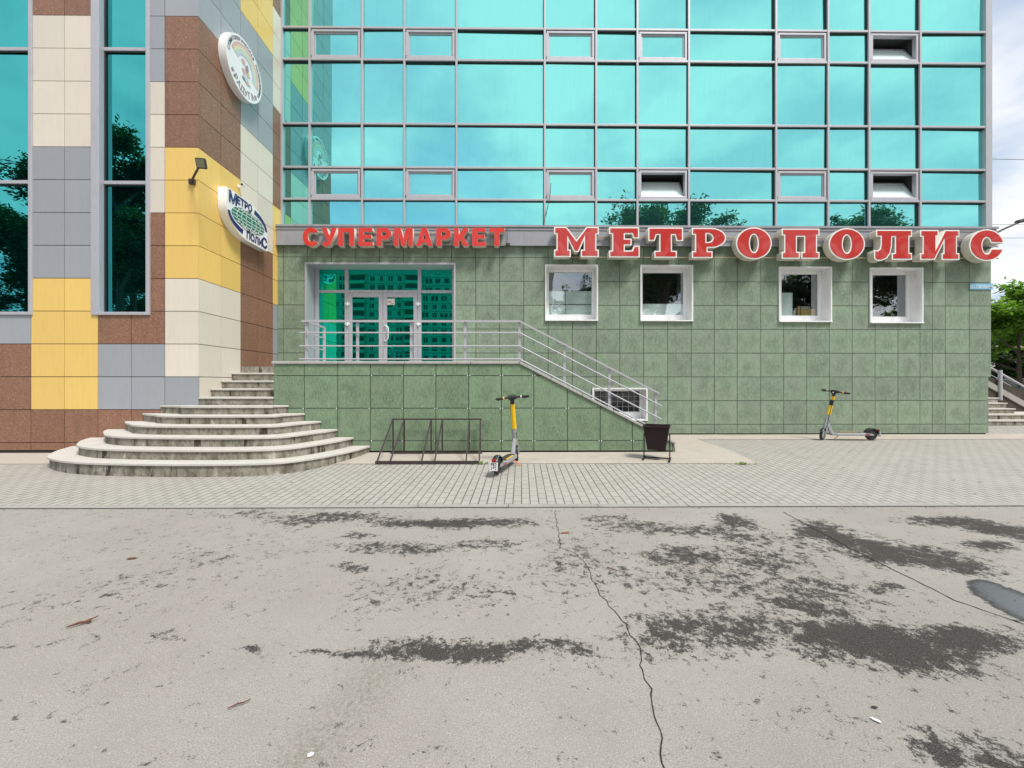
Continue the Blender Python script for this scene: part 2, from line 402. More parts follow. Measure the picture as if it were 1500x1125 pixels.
class MB:
    def __init__(s): s.v, s.f, s.mi, s.r = [], [], [], []
    def face(s, idx, mi=0, r=None):
        s.f.append(idx); s.mi.append(mi); s.r.append(random.random() if r is None else r)
    def box(s, x0, x1, y0, y1, z0, z1, mi=0, r=None):
        r = random.random() if r is None else r
        n = len(s.v)
        s.v += [(x0, y0, z0), (x1, y0, z0), (x1, y1, z0), (x0, y1, z0), (x0, y0, z1), (x1, y0, z1), (x1, y1, z1), (x0, y1, z1)]
        for q in ((0, 3, 2, 1), (4, 5, 6, 7), (0, 1, 5, 4), (1, 2, 6, 5), (2, 3, 7, 6), (3, 0, 4, 7)):
            s.face([n + k for k in q], mi, r)
        return s
    def hexa(s, pts, mi=0):
        n = len(s.v); s.v += [tuple(p) for p in pts]; r = random.random()
        for q in ((0, 3, 2, 1), (4, 5, 6, 7), (0, 1, 5, 4), (1, 2, 6, 5), (2, 3, 7, 6), (3, 0, 4, 7)):
            s.face([n + k for k in q], mi, r)
        return s
    def prism(s, poly, fn, d0, d1, mi=0, mtop=None, cap0=True):
        """poly: list of 2D points; fn(a, b, d) -> 3D"""
        n = len(s.v); k = len(poly); r = random.random()
        s.v += [fn(a, b, d0) for a, b in poly] + [fn(a, b, d1) for a, b in poly]
        if cap0: s.face([n + i for i in range(k)][::-1], mi, r)
        s.face([n + k + i for i in range(k)], mi if mtop is None else mtop, r)
        for i in range(k):
            j = (i + 1) % k
            s.face([n + i, n + j, n + k + j, n + k + i], mi, r)
        return s
    def tube(s, p0, p1, r0, r1=None, n=8, mi=0, caps=True):
        return s.path([p0, p1], [r0, r0 if r1 is None else r1], n, mi, caps)
    def path(s, pts, rad, n=8, mi=0, caps=True):
        pts = [Vector(p) for p in pts]
        if isinstance(rad, (int, float)): rad = [rad] * len(pts)
        base = len(s.v); r = random.random(); up = None
        for i, p in enumerate(pts):
            d = (pts[min(i + 1, len(pts) - 1)] - pts[max(i - 1, 0)]).normalized()
            if up is None:
                up = Vector((0, 0, 1)) if abs(d.z) < .9 else Vector((0, 1, 0))
            a = d.cross(up).normalized(); b = a.cross(d).normalized(); up = b
            for k in range(n):
                t_ = 2 * math.pi * k / n + math.pi / n
                q = p + (a * math.cos(t_) + b * math.sin(t_)) * rad[i]
                s.v.append(tuple(q))
        for i in range(len(pts) - 1):
            for k in range(n):
                k2 = (k + 1) % n
                s.face([base + i * n + k, base + i * n + k2, base + (i + 1) * n + k2, base + (i + 1) * n + k], mi, r)
        if caps:
            s.face([base + k for k in range(n)], mi, r)
            s.face([base + (len(pts) - 1) * n + k for k in range(n)][::-1], mi, r)
        return s
    def lathe(s, prof, centre, axis, n=24, mi=0, closed=False):
        """prof: (radius, along) ; axis unit vector"""
        ax = Vector(axis).normalized(); u = ax.orthogonal().normalized(); w = ax.cross(u); c0 = Vector(centre)
        base = len(s.v); r = random.random(); m = len(prof)
        for k in range(n):
            t_ = 2 * math.pi * k / n
            for (rad, al) in prof:
                s.v.append(tuple(c0 + ax * al + (u * math.cos(t_) + w * math.sin(t_)) * rad))
        for k in range(n):
            k2 = (k + 1) % n
            for i in range(m if closed else m - 1):
                j = (i + 1) % m
                s.face([base + k * m + i, base + k * m + j, base + k2 * m + j, base + k2 * m + i], mi, r)
        return s
    def build(s, name, mats, parent=None, smooth=False, origin=None, local=False, fix=True):
        me = bpy.data.meshes.new(name)
        if origin is None:
            xs = [v[0] for v in s.v]; ys = [v[1] for v in s.v]; zs = [v[2] for v in s.v]
            origin = ((min(xs) + max(xs)) / 2, (min(ys) + max(ys)) / 2, min(zs))
        o0 = Vector(origin)
        me.from_pydata([tuple(Vector(v) - o0) for v in s.v], [], s.f)
        mats = mats if isinstance(mats, (list, tuple)) else [mats]
        for m_ in mats: me.materials.append(M[m_] if isinstance(m_, str) else m_)
        me.polygons.foreach_set('material_index', s.mi)
        if smooth: me.polygons.foreach_set('use_smooth', [True] * len(s.f))
        a = me.attributes.new('rnd', 'FLOAT', 'FACE'); a.data.foreach_set('value', s.r)
        uvl = me.uv_layers.new(name='tile')
        if len(s.f) < 6000:
            for p in me.polygons:
                cs = [me.vertices[i].co for i in p.vertices]
                ax = 0 if (max(c.x for c in cs) - min(c.x for c in cs)) > (max(c.y for c in cs) - min(c.y for c in cs)) else 1
                lo, hi = min(c[ax] for c in cs), max(c[ax] for c in cs); zl, zh = min(c.z for c in cs), max(c.z for c in cs)
                for li in p.loop_indices:
                    c = me.vertices[me.loops[li].vertex_index].co
                    uvl.data[li].uv = ((c[ax] - lo) / max(1e-5, hi - lo), (c.z - zl) / max(1e-5, zh - zl))
        me.update()
        if fix:
            bm = bmesh.new(); bm.from_mesh(me); bmesh.ops.recalc_face_normals(bm, faces=bm.faces); bm.to_mesh(me); bm.free()
        if smooth:
            try: me.set_sharp_from_angle(angle=R(40))
            except Exception: pass
        o = bpy.data.objects.new(name, me); C.objects.link(o)
        place(o, o0, parent, local)
        return o
def place(o, o0, parent, local=False):
    o0 = Vector(o0)
    if parent is None:
        o.location = o0; WLOC[o] = o0
    elif local:
        o.parent = parent; o.location = o0 - WLOCL.get(parent, Vector((0, 0, 0))); WLOCL[o] = o0
    else:
        o.parent = parent; o.location = o0 - WLOC[parent]; WLOC[o] = o0
WLOCL = {}
def bevel(o, w=.004, seg=2):
    m = o.modifiers.new('bevel', 'BEVEL'); m.width = w; m.segments = seg; m.limit_method = 'ANGLE'; m.angle_limit = R(40)
    return o
def struct(o): return tag(o, kind='structure')

def sub_rect(rects, hole):
    out = []
    a0, a1, b0, b1 = hole
    for (x0, x1, z0, z1) in rects:
        if a1 <= x0 or a0 >= x1 or b1 <= z0 or b0 >= z1:
            out.append((x0, x1, z0, z1)); continue
        if a0 > x0: out.append((x0, a0, z0, z1))
        if a1 < x1: out.append((a1, x1, z0, z1))
        m0, m1 = max(x0, a0), min(x1, a1)
        if b0 > z0: out.append((m0, m1, z0, b0))
        if b1 < z1: out.append((m0, m1, b1, z1))
    return [r for r in out if r[1] - r[0] > .012 and r[3] - r[2] > .012]

# ================================================================== GROUND
# far ground, asphalt lot, pavement, slabs
mb = MB()
mb.v = [(-400, -400, -.30), (400, -400, -.30), (400, 400, -.30), (-400, 400, -.30)]; mb.face([0, 1, 2, 3])
struct(mb.build('ground', 'earth_grass', origin=(0, 0, -.3)))

# wet patches: (px, py, half width px, half height px, strength)
PATCH = [(470, 760, 75, 9, .72), (672, 766, 112, 8, 1.0), (560, 762, 60, 6, .55), (1290, 945, 125, 42, 1.15), (1440, 935, 80, 19, 1.1), (1190, 888, 55, 14, .95),
    (1060, 930, 130, 32, .72), (1155, 925, 80, 28, .68), (1320, 985, 60, 14, .8), (665, 955, 85, 16, 1.0), (800, 948, 100, 13, .78), (545, 959, 95, 7, .80), (740, 950, 60, 14, .9), (600, 950, 60, 12, .6),
    (960, 775, 70, 12, .72), (1080, 765, 35, 14, .95), (1100, 788, 40, 8, .72), (1040, 778, 60, 9, .7), (1000, 817, 60, 16, .72), (1110, 825, 80, 28, .62), (1080, 850, 150, 40, .44),
    (1180, 870, 140, 30, .50), (960, 850, 60, 26, .42), (1235, 785, 45, 22, .95), (1320, 815, 90, 18, 1.05), (1400, 828, 60, 17, .95), (1275, 800, 60, 14, .9), (1390, 765, 70, 10, .95), (1460, 775, 60, 12, .95),
    (1445, 800, 55, 9, .8), (1505, 788, 35, 12, .95), (1295, 865, 35, 8, .72), (1080, 893, 30, 5, .85), (1400, 1095, 80, 34, .66), (1470, 1120, 60, 20, .7),
    (510, 831, 32, 8, .70), (590, 803, 130, 9, .52), (690, 800, 90, 8, .50), (530, 785, 24, 6, .6), (620, 865, 120, 30, .36), (830, 850, 90, 45, .33), (200, 860, 160, 45, .20), (290, 820, 90, 18, .28),
    (60, 942, 60, 6, .36), (240, 940, 60, 14, .38), (380, 752, 100, 7, .42), (300, 800, 200, 30, .12), (1150, 800, 120, 22, .40), (900, 762, 40, 8, .5), (870, 820, 60, 40, .36), (360, 950, 20, 8, .55)]
PW = []
for (px, py, hw, hh, s_) in PATCH:
    X, Y = ROADP(px, py); Xl, _ = ROADP(px - hw, py); Xr, _ = ROADP(px + hw, py)
    _, Yf = ROADP(px, py - hh); _, Yn = ROADP(px, py + hh)
    PW.append((X, (Yf + Yn) / 2, (Xr - Xl) / 2, max(.03, (Yf - Yn) / 2), s_))
PUD = [ROADP(*p) for p in [(1418, 852), (1436, 849), (1462, 856), (1490, 866), (1540, 884), (1580, 915), (1560, 935), (1500, 909), (1478, 900), (1452, 886), (1428, 870)]]
def pool(x, y):
    if x < 2.9 or y < 2.0: return 0.0
    ins = False; best = 9.0
    for k in range(len(PUD)):
        (ax, ay), (bx_, by_) = PUD[k], PUD[(k + 1) % len(PUD)]
        if (ay > y) != (by_ > y) and x < (bx_ - ax) * (y - ay) / (by_ - ay) + ax: ins = not ins
        tt = max(0, min(1, ((x - ax) * (bx_ - ax) + (y - ay) * (by_ - ay)) / ((bx_ - ax) ** 2 + (by_ - ay) ** 2)))
        best = min(best, math.hypot(x - ax - tt * (bx_ - ax), y - ay - tt * (by_ - ay)))
    return max(0.0, min(1.0, .5 + (best if ins else -best) / .16))
sa, sb = ROADP(560, 985), ROADP(440, 1115)
def wetness(x, y):
    # a little domain warp so the patches are not ellipses
    q = mnoise.noise_vector(Vector((x * 1.6, y * 1.6, 3.1)))
    q2 = mnoise.noise_vector(Vector((x * 4.5, y * 4.5, 9.1)))
    wx, wy = x + q.x * .18 + q2.x * .06, y + q.y * .10 + q2.y * .04
    best = 0.0
    for (cx, cy, a, b, s_) in PW:
        d = math.sqrt(((wx - cx) / a) ** 2 + ((wy - cy) / b) ** 2)
        if d < 1.6:
            f = s_ * (1 - max(0, (d - .45)) / 1.0) if d > .45 else s_
            best = max(best, f)
    return best
def smear(x, y):
    ax, ay = sa; bx, by = sb
    tt = ((x - ax) * (bx - ax) + (y - ay) * (by - ay)) / ((bx - ax) ** 2 + (by - ay) ** 2)
    t2 = max(0, min(1, tt)); dx, dy = x - (ax + t2 * (bx - ax)), y - (ay + t2 * (by - ay))
    return max(0.0, 1 - math.hypot(dx, dy) / .20) * .8
x0, x1, y0, y1, st = -7.0, 8.0, 1.1, KERB_Y - .02, .035
nx, ny = int((x1 - x0) / st), int((y1 - y0) / st)
verts = []; wv = []; sv = []; pv = []
for j in range(ny + 1):
    for i in range(nx + 1):
        x = x0 + (x1 - x0) * i / nx; y = y0 + (y1 - y0) * j / ny
        verts.append((x, y, ROAD_Z)); wv.append(wetness(x, y)); sv.append(smear(x, y)); pv.append(pool(x, y))
faces = [[j * (nx + 1) + i, j * (nx + 1) + i + 1, (j + 1) * (nx + 1) + i + 1, (j + 1) * (nx + 1) + i] for j in range(ny) for i in range(nx)]
n = len(verts)
B = [(-60, -40, ROAD_Z), (60, -40, ROAD_Z), (60, y1, ROAD_Z), (-60, y1, ROAD_Z)]
outer = [(-60, -40), (x0, -40), (x1, -40), (60, -40), (-60, y0), (60, y0), (-60, y1), (60, y1)]
base = len(verts)
for p in outer: verts.append((p[0], p[1], ROAD_Z)); wv.append(0); sv.append(0); pv.append(0)
for q in ((x0, y0), (x1, y0), (x0, y1), (x1, y1)): verts.append((q[0], q[1], ROAD_Z)); wv.append(0); sv.append(0); pv.append(0)
o_ = base
faces += [[o_ + 0, o_ + 1, o_ + 8, o_ + 4], [o_ + 1, o_ + 2, o_ + 9, o_ + 8], [o_ + 2, o_ + 3, o_ + 5, o_ + 9], [o_ + 4, o_ + 8, o_ + 10, o_ + 6], [o_ + 9, o_ + 5, o_ + 7, o_ + 11]]
me = bpy.data.meshes.new('road'); me.from_pydata(verts, [], faces); me.materials.append(M['asphalt'])
a = me.attributes.new('wet', 'FLOAT', 'POINT'); a.data.foreach_set('value', wv)
a = me.attributes.new('pool', 'FLOAT', 'POINT'); a.data.foreach_set('value', pv)
a = me.attributes.new('smear', 'FLOAT', 'POINT'); a.data.foreach_set('value', sv)
road = bpy.data.objects.new('road', me); C.objects.link(road); struct(road)

# pavement (tilts up gently towards the building)
PV0 = KERB_Y + .10
mb = MB()
def pz(Y): return -(7.6 - Y) * SLOPE if Y < 7.6 else 0.0
mb.v = [(-60, PV0, pz(PV0)), (60, PV0, pz(PV0)), (60, 7.6, 0), (-60, 7.6, 0), (60, 13.0, 0), (-60, 13.0, 0)]
mb.face([0, 1, 2, 3]); mb.face([3, 2, 4, 5])
struct(mb.build('pavement', 'paver', origin=(0, 0, 0)))
mb = MB()
x = -30.0
while x < 30:
    w_ = 1.0
    dz = random.uniform(-.002, .003)
    mb.hexa([(x + .004, KERB_Y, ROAD_Z - .1), (x + w_ - .004, KERB_Y, ROAD_Z - .1), (x + w_ - .004, PV0 - .004, ROAD_Z - .1), (x + .004, PV0 - .004, ROAD_Z - .1),
             (x + .004, KERB_Y, ROAD_Z + .004 + dz), (x + w_ - .004, KERB_Y, ROAD_Z + .004 + dz), (x + w_ - .004, PV0 - .004, pz(PV0) + .003 + dz), (x + .004, PV0 - .004, pz(PV0) + .003 + dz)])
    x += w_
struct(mb.build('kerb', 'kerb_concrete'))
# dirty gap between kerb and asphalt: a ragged strip
mb = MB(); pts = []
N = 420
for i in range(N + 1):
    xx = -9 + 19 * i / N
    wob = abs(mnoise.noise(Vector((xx * 3.1, 0, 0)))) * .035 + abs(mnoise.noise(Vector((xx * 14, 5, 0)))) * .018
    mb.v.append((xx, KERB_Y - .004 - wob, ROAD_Z + .004)); mb.v.append((xx, KERB_Y + .008, ROAD_Z + .004))
    if i: mb.face([2 * i - 2, 2 * i, 2 * i + 1, 2 * i - 1])
struct(mb.build('kerb_gap', 'gap_dirt'))

# pale concrete slabs along the walls
mb = MB()
def slabz(Y, e=.006): return pz(Y) + e
def strip(xa, xb, ya, yb, e=.006, k=1):
    n_ = len(mb.v)
    mb.v.extend([(xa, ya, slabz(ya, e)), (xb, ya, slabz(ya, e)), (xb, yb, slabz(yb, e)), (xa, yb, slabz(yb, e))]); mb.face([n_, n_ + 1, n_ + 2, n_ + 3])
strip(-30, -7.2, 6.72, 7.6)
strip(-2.9, 3.3, 6.68, 7.6)
n_ = len(mb.v)
mb.v.extend([(3.3, 6.68, slabz(6.68)), (4.0, 6.62, slabz(6.62)), (4.15, 7.6, .006), (3.3, 7.6, .006)]); mb.face([n_, n_ + 1, n_ + 2, n_ + 3])
n_ = len(mb.v)
mb.v.extend([(2.9, 7.6, .006), (4.15, 7.6, .006), (4.25, 9.3, .006), (2.9, 9.3, .006)]); mb.face([n_, n_ + 1, n_ + 2, n_ + 3])
strip(2.9, 40, 9.3, 10.3, .0062)
struct(mb.build('concrete_apron', 'slab_pale'))

# cracks across the asphalt
def crack(pxs, w, jit, name='crack'):
    mb = MB(); P = [ROADP(*p) for p in pxs]; Q = []
    for i in range(len(P) - 1):
        (ax, ay), (bx, by) = P[i], P[i + 1]; L = math.hypot(bx - ax, by - ay); k = max(2, int(L / .03))
        for j in range(k):
            f = j / k; Q.append([ax + (bx - ax) * f, ay + (by - ay) * f])
    Q.append(list(P[-1]))
    for i, q in enumerate(Q):
        q[0] += mnoise.noise(Vector((i * .35, 1.7, 0))) * jit + mnoise.noise(Vector((i * 1.1, 4.7, 0))) * jit * .5
    for i, q in enumerate(Q):
        a_, b_ = Q[max(0, i - 1)], Q[min(len(Q) - 1, i + 1)]
        dx, dy = b_[0] - a_[0], b_[1] - a_[1]; l = math.hypot(dx, dy) or 1
        ww = w * (.55 + .9 * abs(mnoise.noise(Vector((i * .6, 9, 0)))) + .3 * random.random())
        mb.v.append((q[0] - dy / l * ww, q[1] + dx / l * ww, ROAD_Z + .003)); mb.v.append((q[0] + dy / l * ww, q[1] - dx / l * ww, ROAD_Z + .003))
        if i: mb.face([2 * i - 2, 2 * i, 2 * i + 1, 2 * i - 1])
    o = mb.build(name, 'crack_black'); return struct(o)
crack([(813, 748), (818, 775), (819, 790), (823, 803), (848, 813), (859, 830), (866, 850), (882, 872), (903, 900), (920, 925), (938, 950), (937, 975), (950, 1010), (958, 1050), (972, 1105), (977, 1130), (985, 1180)], .0028, .022)
crack([(1147, 750), (1180, 768), (1232, 796), (1310, 836), (1400, 880), (1500, 915), (1560, 940)], .0045, .010)
# ================================================================== LEFT BUILDING (chequered panels)
LX, LY, TW, TH = -5.62, 7.6, .6, .594       # corner x, front y, tile sizes
Z24 = 7.915                                  # joint under row 0
def zr(k): return Z24 - TH * k               # bottom edge of row k ; row k spans zr(k)..zr(k-1)
lb = thing('panelled_building', 'corner building clad in yellow, cream, grey and brown granite panels beside the round steps', 'building', (-9, 9, 0))
cols = [LX - TW * (5 - i) for i in range(6)]   # edges of columns c1..c5
w2x0, w2x1 = PX(135, LY), PX(220.5, LY)
w1x1 = PX(48.5, LY); w1x0 = w1x1 - 1.1
WZ0 = PZ(461.5, -8, LY); WZ1 = 16.2
def fcol(ci, k):
    # front colours: ci 5 = corner column ... 1 ; 0 and less = further left
    if k >= 13: return 'B'
    if ci == 5:
        return 'G' if k <= 0 else 'B' if k <= 4 else 'Y' if k <= 8 else 'W' if k <= 11 else 'G'
    if ci in (3, 4):
        if k <= 2: return 'G'
        if k <= 6: return 'W'
        if k <= 10: return 'B'
        return 'G'
    if ci in (1, 2):
        return 'B' if k <= 0 else 'W' if k <= 4 else 'G' if k <= 8 else 'Y'
    return 'G' if k <= 10 else 'B'
MI = {'Y': 0, 'W': 1, 'G': 2, 'B': 3}
LM = ['paint_yellow', 'paint_cream', 'paint_grey', 'granite_brown']
mb = MB(); g = .006
holes = [(w2x0, w2x1, WZ0, WZ1), (w1x0, w1x1, WZ0, WZ1)]
for ci in range(-12, 6):
    xa = LX - TW * (6 - ci); xb = xa + TW
    if ci == 3: pass
    for k in range(-15, 15):
        zb, zt = zr(k), zr(k - 1)
        if k == 14: zb = .05
        rects = [(xa, xb, zb, zt)]
        for h in holes: rects = sub_rect(rects, h)
        r_ = random.random()
        for (a0, a1, b0, b1) in rects:
            cc = fcol(ci, k)
            mb.box(a0 + (g if a0 == xa else 0), a1 - (0 if ci == 5 or a1 != xb else g), LY, LY + .03, b0 + (g if b0 == zb else 0), b1 - (g if b1 == zt else 0), MI[cc], r_)
# side face towards the steps
def scol(j, k):
    if j <= 1: return 'G' if k <= 0 else 'B' if k <= 4 else 'Y' if k <= 8 else 'W'
    if j <= 3: return 'Y' if k <= -2 else 'G' if k <= 2 else 'W' if k <= 6 else 'B'
    return 'B' if k <= -4 else 'W' if k <= 0 else 'B' if k <= 4 else 'Y' if k <= 8 else 'G'
for j in range(6):
    ya = LY + TW * j
    for k in range(-15, 15):
        zb, zt = zr(k), zr(k - 1)
        if k == 14: zb = .05
        mb.box(LX - .03, LX, ya + (.031 if j == 0 else g), ya + TW - g, zb + g, zt - g, MI[scol(j, k)])
mb.build('cladding', LM, lb)
mb = MB()
rects = [(-18, LX - .04, .045, 16.7)]
for h in holes: rects = sub_rect(rects, h)
for (a0, a1, b0, b1) in rects: mb.box(a0, a1, LY + .034, LY + .06, b0, b1)
mb.box(LX - .06, LX - .034, LY + .064, 11.2, .045, 16.7)
mb.box(-18, LX - .07, 8.1, 20, 0, 16.7)
mb.build('wall_core', 'joint_dark', lb)
mb = MB(); mb.box(-18.1, LX + .03, 7.57, 20.1, 16.83, 17.05); mb.build('roof_edge', 'aluminium', lb)
mb = MB(); mb.box(-18, LX - .02, LY + .012, LY + .05, -.02, .043); mb.build('plinth_gap', 'joint_dark', lb)
# tall windows
def tall_window(x0, x1, gx0, gx1, mul):
    f = MB(); Yf = LY - .03; dY = LY + .10
    zt = WZ1
    f.box(x0, gx0 - .0, Yf, dY + .02, WZ0, zt); f.box(gx1, x1, Yf, dY + .02, WZ0, zt)
    f.box(gx0, gx1, Yf, dY + .02, WZ0, WZ0 + .055)
    zs = [PZ(m, (x0 + x1) / 2, LY) for m in mul]
    for z in zs: f.box(gx0, gx1, dY - .045, dY + .02, z - .032, z + .032)
    fo = f.build('window', 'aluminium_window', lb)
    bevel(fo, .006)
    gl = MB(); ed = [WZ0 + .055] + [z for z in sorted(zs)] + [zt]
    for i in range(len(ed) - 1):
        za = ed[i] + (.035 if i else 0); zb = ed[i + 1] - (.035 if i < len(ed) - 2 else 0)
        n_ = len(gl.v); t_ = random.uniform(-.006, .006); t2 = random.uniform(-.004, .004)
        gl.v += [(gx0, dY, za), (gx1, dY + t_, za), (gx1, dY + t_ + t2, zb), (gx0, dY + t2, zb)]; gl.face([n_, n_ + 1, n_ + 2, n_ + 3])
    gl.build('glass', 'glass_tall', fo, fix=False)
    gk = MB()
    for i in range(len(ed) - 1):
        za = ed[i] + (.035 if i else 0); zb = ed[i + 1] - (.035 if i < len(ed) - 2 else 0)
        gk.box(gx0, gx0 + .022, dY - .03, dY - .008, za, zb); gk.box(gx0 + .023, gx1, dY - .03, dY - .008, zb - .018, zb - .001)
    gk.build('gasket', 'gasket', fo)
tall_window(w2x0, w2x1, PX(147, LY), PX(215, LY), (265, 68, -130, -330))
tall_window(w1x0, w1x1, w1x0 + .1, PX(43.5, LY), (264, 67.5, -130, -330))

# ================================================================== GLASS FRONTED BUILDING
WY, GY = 10.2, 10.40
BX0, BX1 = LX + .005, PX(1452, WY)
gb = thing('office_building', 'teal mirrored curtain wall above a green stone ground floor with red lettered signs', 'building', (3, 14, 0))
tx = [415, 450, 485.5, 521, 556, 591, 625.7, 661.5, 697, 731.8, 767.4, 803, 838.5, 873.5, 908, 942.8, 978, 1012.7, 1046.5, 1080, 1114.4, 1148, 1181.8, 1215, 1248.4, 1282, 1315.6, 1347.7, 1366, 1385, 1420]
TX = [BX0] + [PX(x, WY) for x in tx] + [BX1]
TZ = [.03, .257] + [.84 + .585 * k for k in range(7)] + [4.63]
ent = (PX(447, WY), PX(667.5, WY), 1.5, PZ(385, -3, WY))
def wrect(xa, xb, ya, yb):
    X0, X1 = PX(xa, WY), PX(xb, WY); return (X0, X1, PZ(yb, (X0 + X1) / 2, WY), PZ(ya, (X0 + X1) / 2, WY))
wins = [wrect(798.4, 875.7, 388, 470.3), wrect(937.6, 1014.6, 388.5, 470.8), wrect(1140.3, 1217.4, 391, 472), wrect(1273.3, 1350.8, 392.4, 473.7)]
bas = wrect(867.4, 948, 568.3, 616)
holes = [ent, bas] + wins
mb = MB(); g = .005
for i in range(len(TX) - 1):
    for k in range(len(TZ) - 1):
        x1_ = TX[i + 1] - (.065 if (i == len(TX) - 2 and k <= 2) else 0)
        rects = [(TX[i], x1_, TZ[k], TZ[k + 1])]
        for h in holes: rects = sub_rect(rects, h)
        r_ = random.random(); dj = random.uniform(0, .003)
        for (a0, a1, b0, b1) in rects:
            mb.box(a0 + (g if a0 == TX[i] else 0), a1 - (g if a1 == x1_ else 0), WY + dj, WY + .03, b0 + (g if b0 == TZ[k] else 0), b1 - (g if b1 == TZ[k + 1] else 0), 0, r_)
yy = WY + .032
while yy < 22:
    for k in range(len(TZ) - 1):
        x1_ = BX1 - (.065 if k <= 2 else 0)
        mb.box(x1_ - .03, x1_, yy + g, yy + .6 - g, TZ[k] + g, TZ[k + 1] - g)
    yy += .6
mb.build('cladding', 'green_stone_wall', gb)
mb = MB()
rects = [(BX0, BX1 - .1, .0, 4.64)]
for h in holes: rects = sub_rect(rects, h)
for (a0, a1, b0, b1) in rects: mb.box(a0, a1, WY + .034, WY + .06, b0, b1)
mb.box(BX1 - .12, BX1 - .1, WY + .07, 22, 0, 4.64)
mb.box(BX0, BX1 - .13, 11.6, 22, -.1, 4.64)
mb.box(-18, 11.9, 11.5, 22, 4.7, 12.9)
mb.build('wall_core', 'interior_dark', gb)
# fascia band
mb = MB()
FZ0, FZ1 = 4.63, 5.09
xx = BX0; k = 0
while xx < BX1 + .05:
    xe = min(xx + 1.5, BX1 + .05)
    mb.box(xx + .002, xe - .002, WY - .07, WY + .3, FZ0, FZ1 - .03); xx = xe
mb.box(BX0, BX1 + .08, WY - .10, GY + .2, FZ1 - .028, FZ1 + .02)
mb.box(BX0, BX1 + .07, WY - .095, WY - .072, FZ0 - .02, FZ0 + .012)
mb.box(BX0, BX1 + .06, WY - .085, WY - .072, FZ0 + .36, FZ0 + .385)
mb.build('fascia', 'aluminium_fascia', gb)
# curtain wall
gx = [414.8, 453, 530, 592, 668.5, 798, 873.5, 934, 1009.6, 1137.5, 1214, 1274, 1349, 1447]
GXs = [PX(x, GY - .07) for x in gx]; GXs[0] = LX + .02
GZs = [5.13, 5.83, 6.62, 7.70, 9.29, 10.08, 11.16]
mb = MB(); dk = MB(); W = .025
zt = GZs[-1] + 1.5
for i, X in enumerate(GXs):
    w_ = W + (.02 if i == len(GXs) - 1 else 0)
    mb.box(X - w_, X + w_, GY - .07, GY + .08, GZs[0] - .03, zt)
for i in range(len(GXs) - 1):
    for Z in GZs:
        mb.box(GXs[i] + W + .001, GXs[i + 1] - W - .001, GY - .064, GY + .08, Z - W, Z + W)
        dk.box(GXs[i] + W + .001, GXs[i + 1] - W - .001, GY - .03, GY + .02, Z - W - .017, Z - W - .001)
    for a_ in range(len(GZs) - 1):
        dk.box(GXs[i + 1] - W - .015, GXs[i + 1] - W - .001, GY - .03, GY + .02, GZs[a_] + W + .001, GZs[a_ + 1] - W - .018)
mb.box(GXs[-1] + W + .022, GXs[-1] + .14, GY - .05, 22, 5.1, zt)
mb.box(BX0, GXs[-1] + .14, GY - .09, 22, zt + .001, zt + .3)
bevel(mb.build('mullion_grid', 'aluminium', gb), .004)
dk.build('gasket', 'gasket', gb)
VC = {1, 3, 5, 7, 9, 11}; VR = {1, 4}; OPEN = {(7, 1), (11, 1), (11, 4)}
def pane(b, x0, x1, z0, z1, y, amp=.0030):
    n_ = len(b.v); w_, h_ = x1 - x0, z1 - z0
    a_ = random.gauss(0, amp) * w_; c_ = random.gauss(0, amp) * h_
    b.v += [(x0, y, z0), (x1, y + a_, z0), (x1, y + a_ + c_, z1), (x0, y + c_, z1)]; b.face([n_, n_ + 1, n_ + 2, n_ + 3])
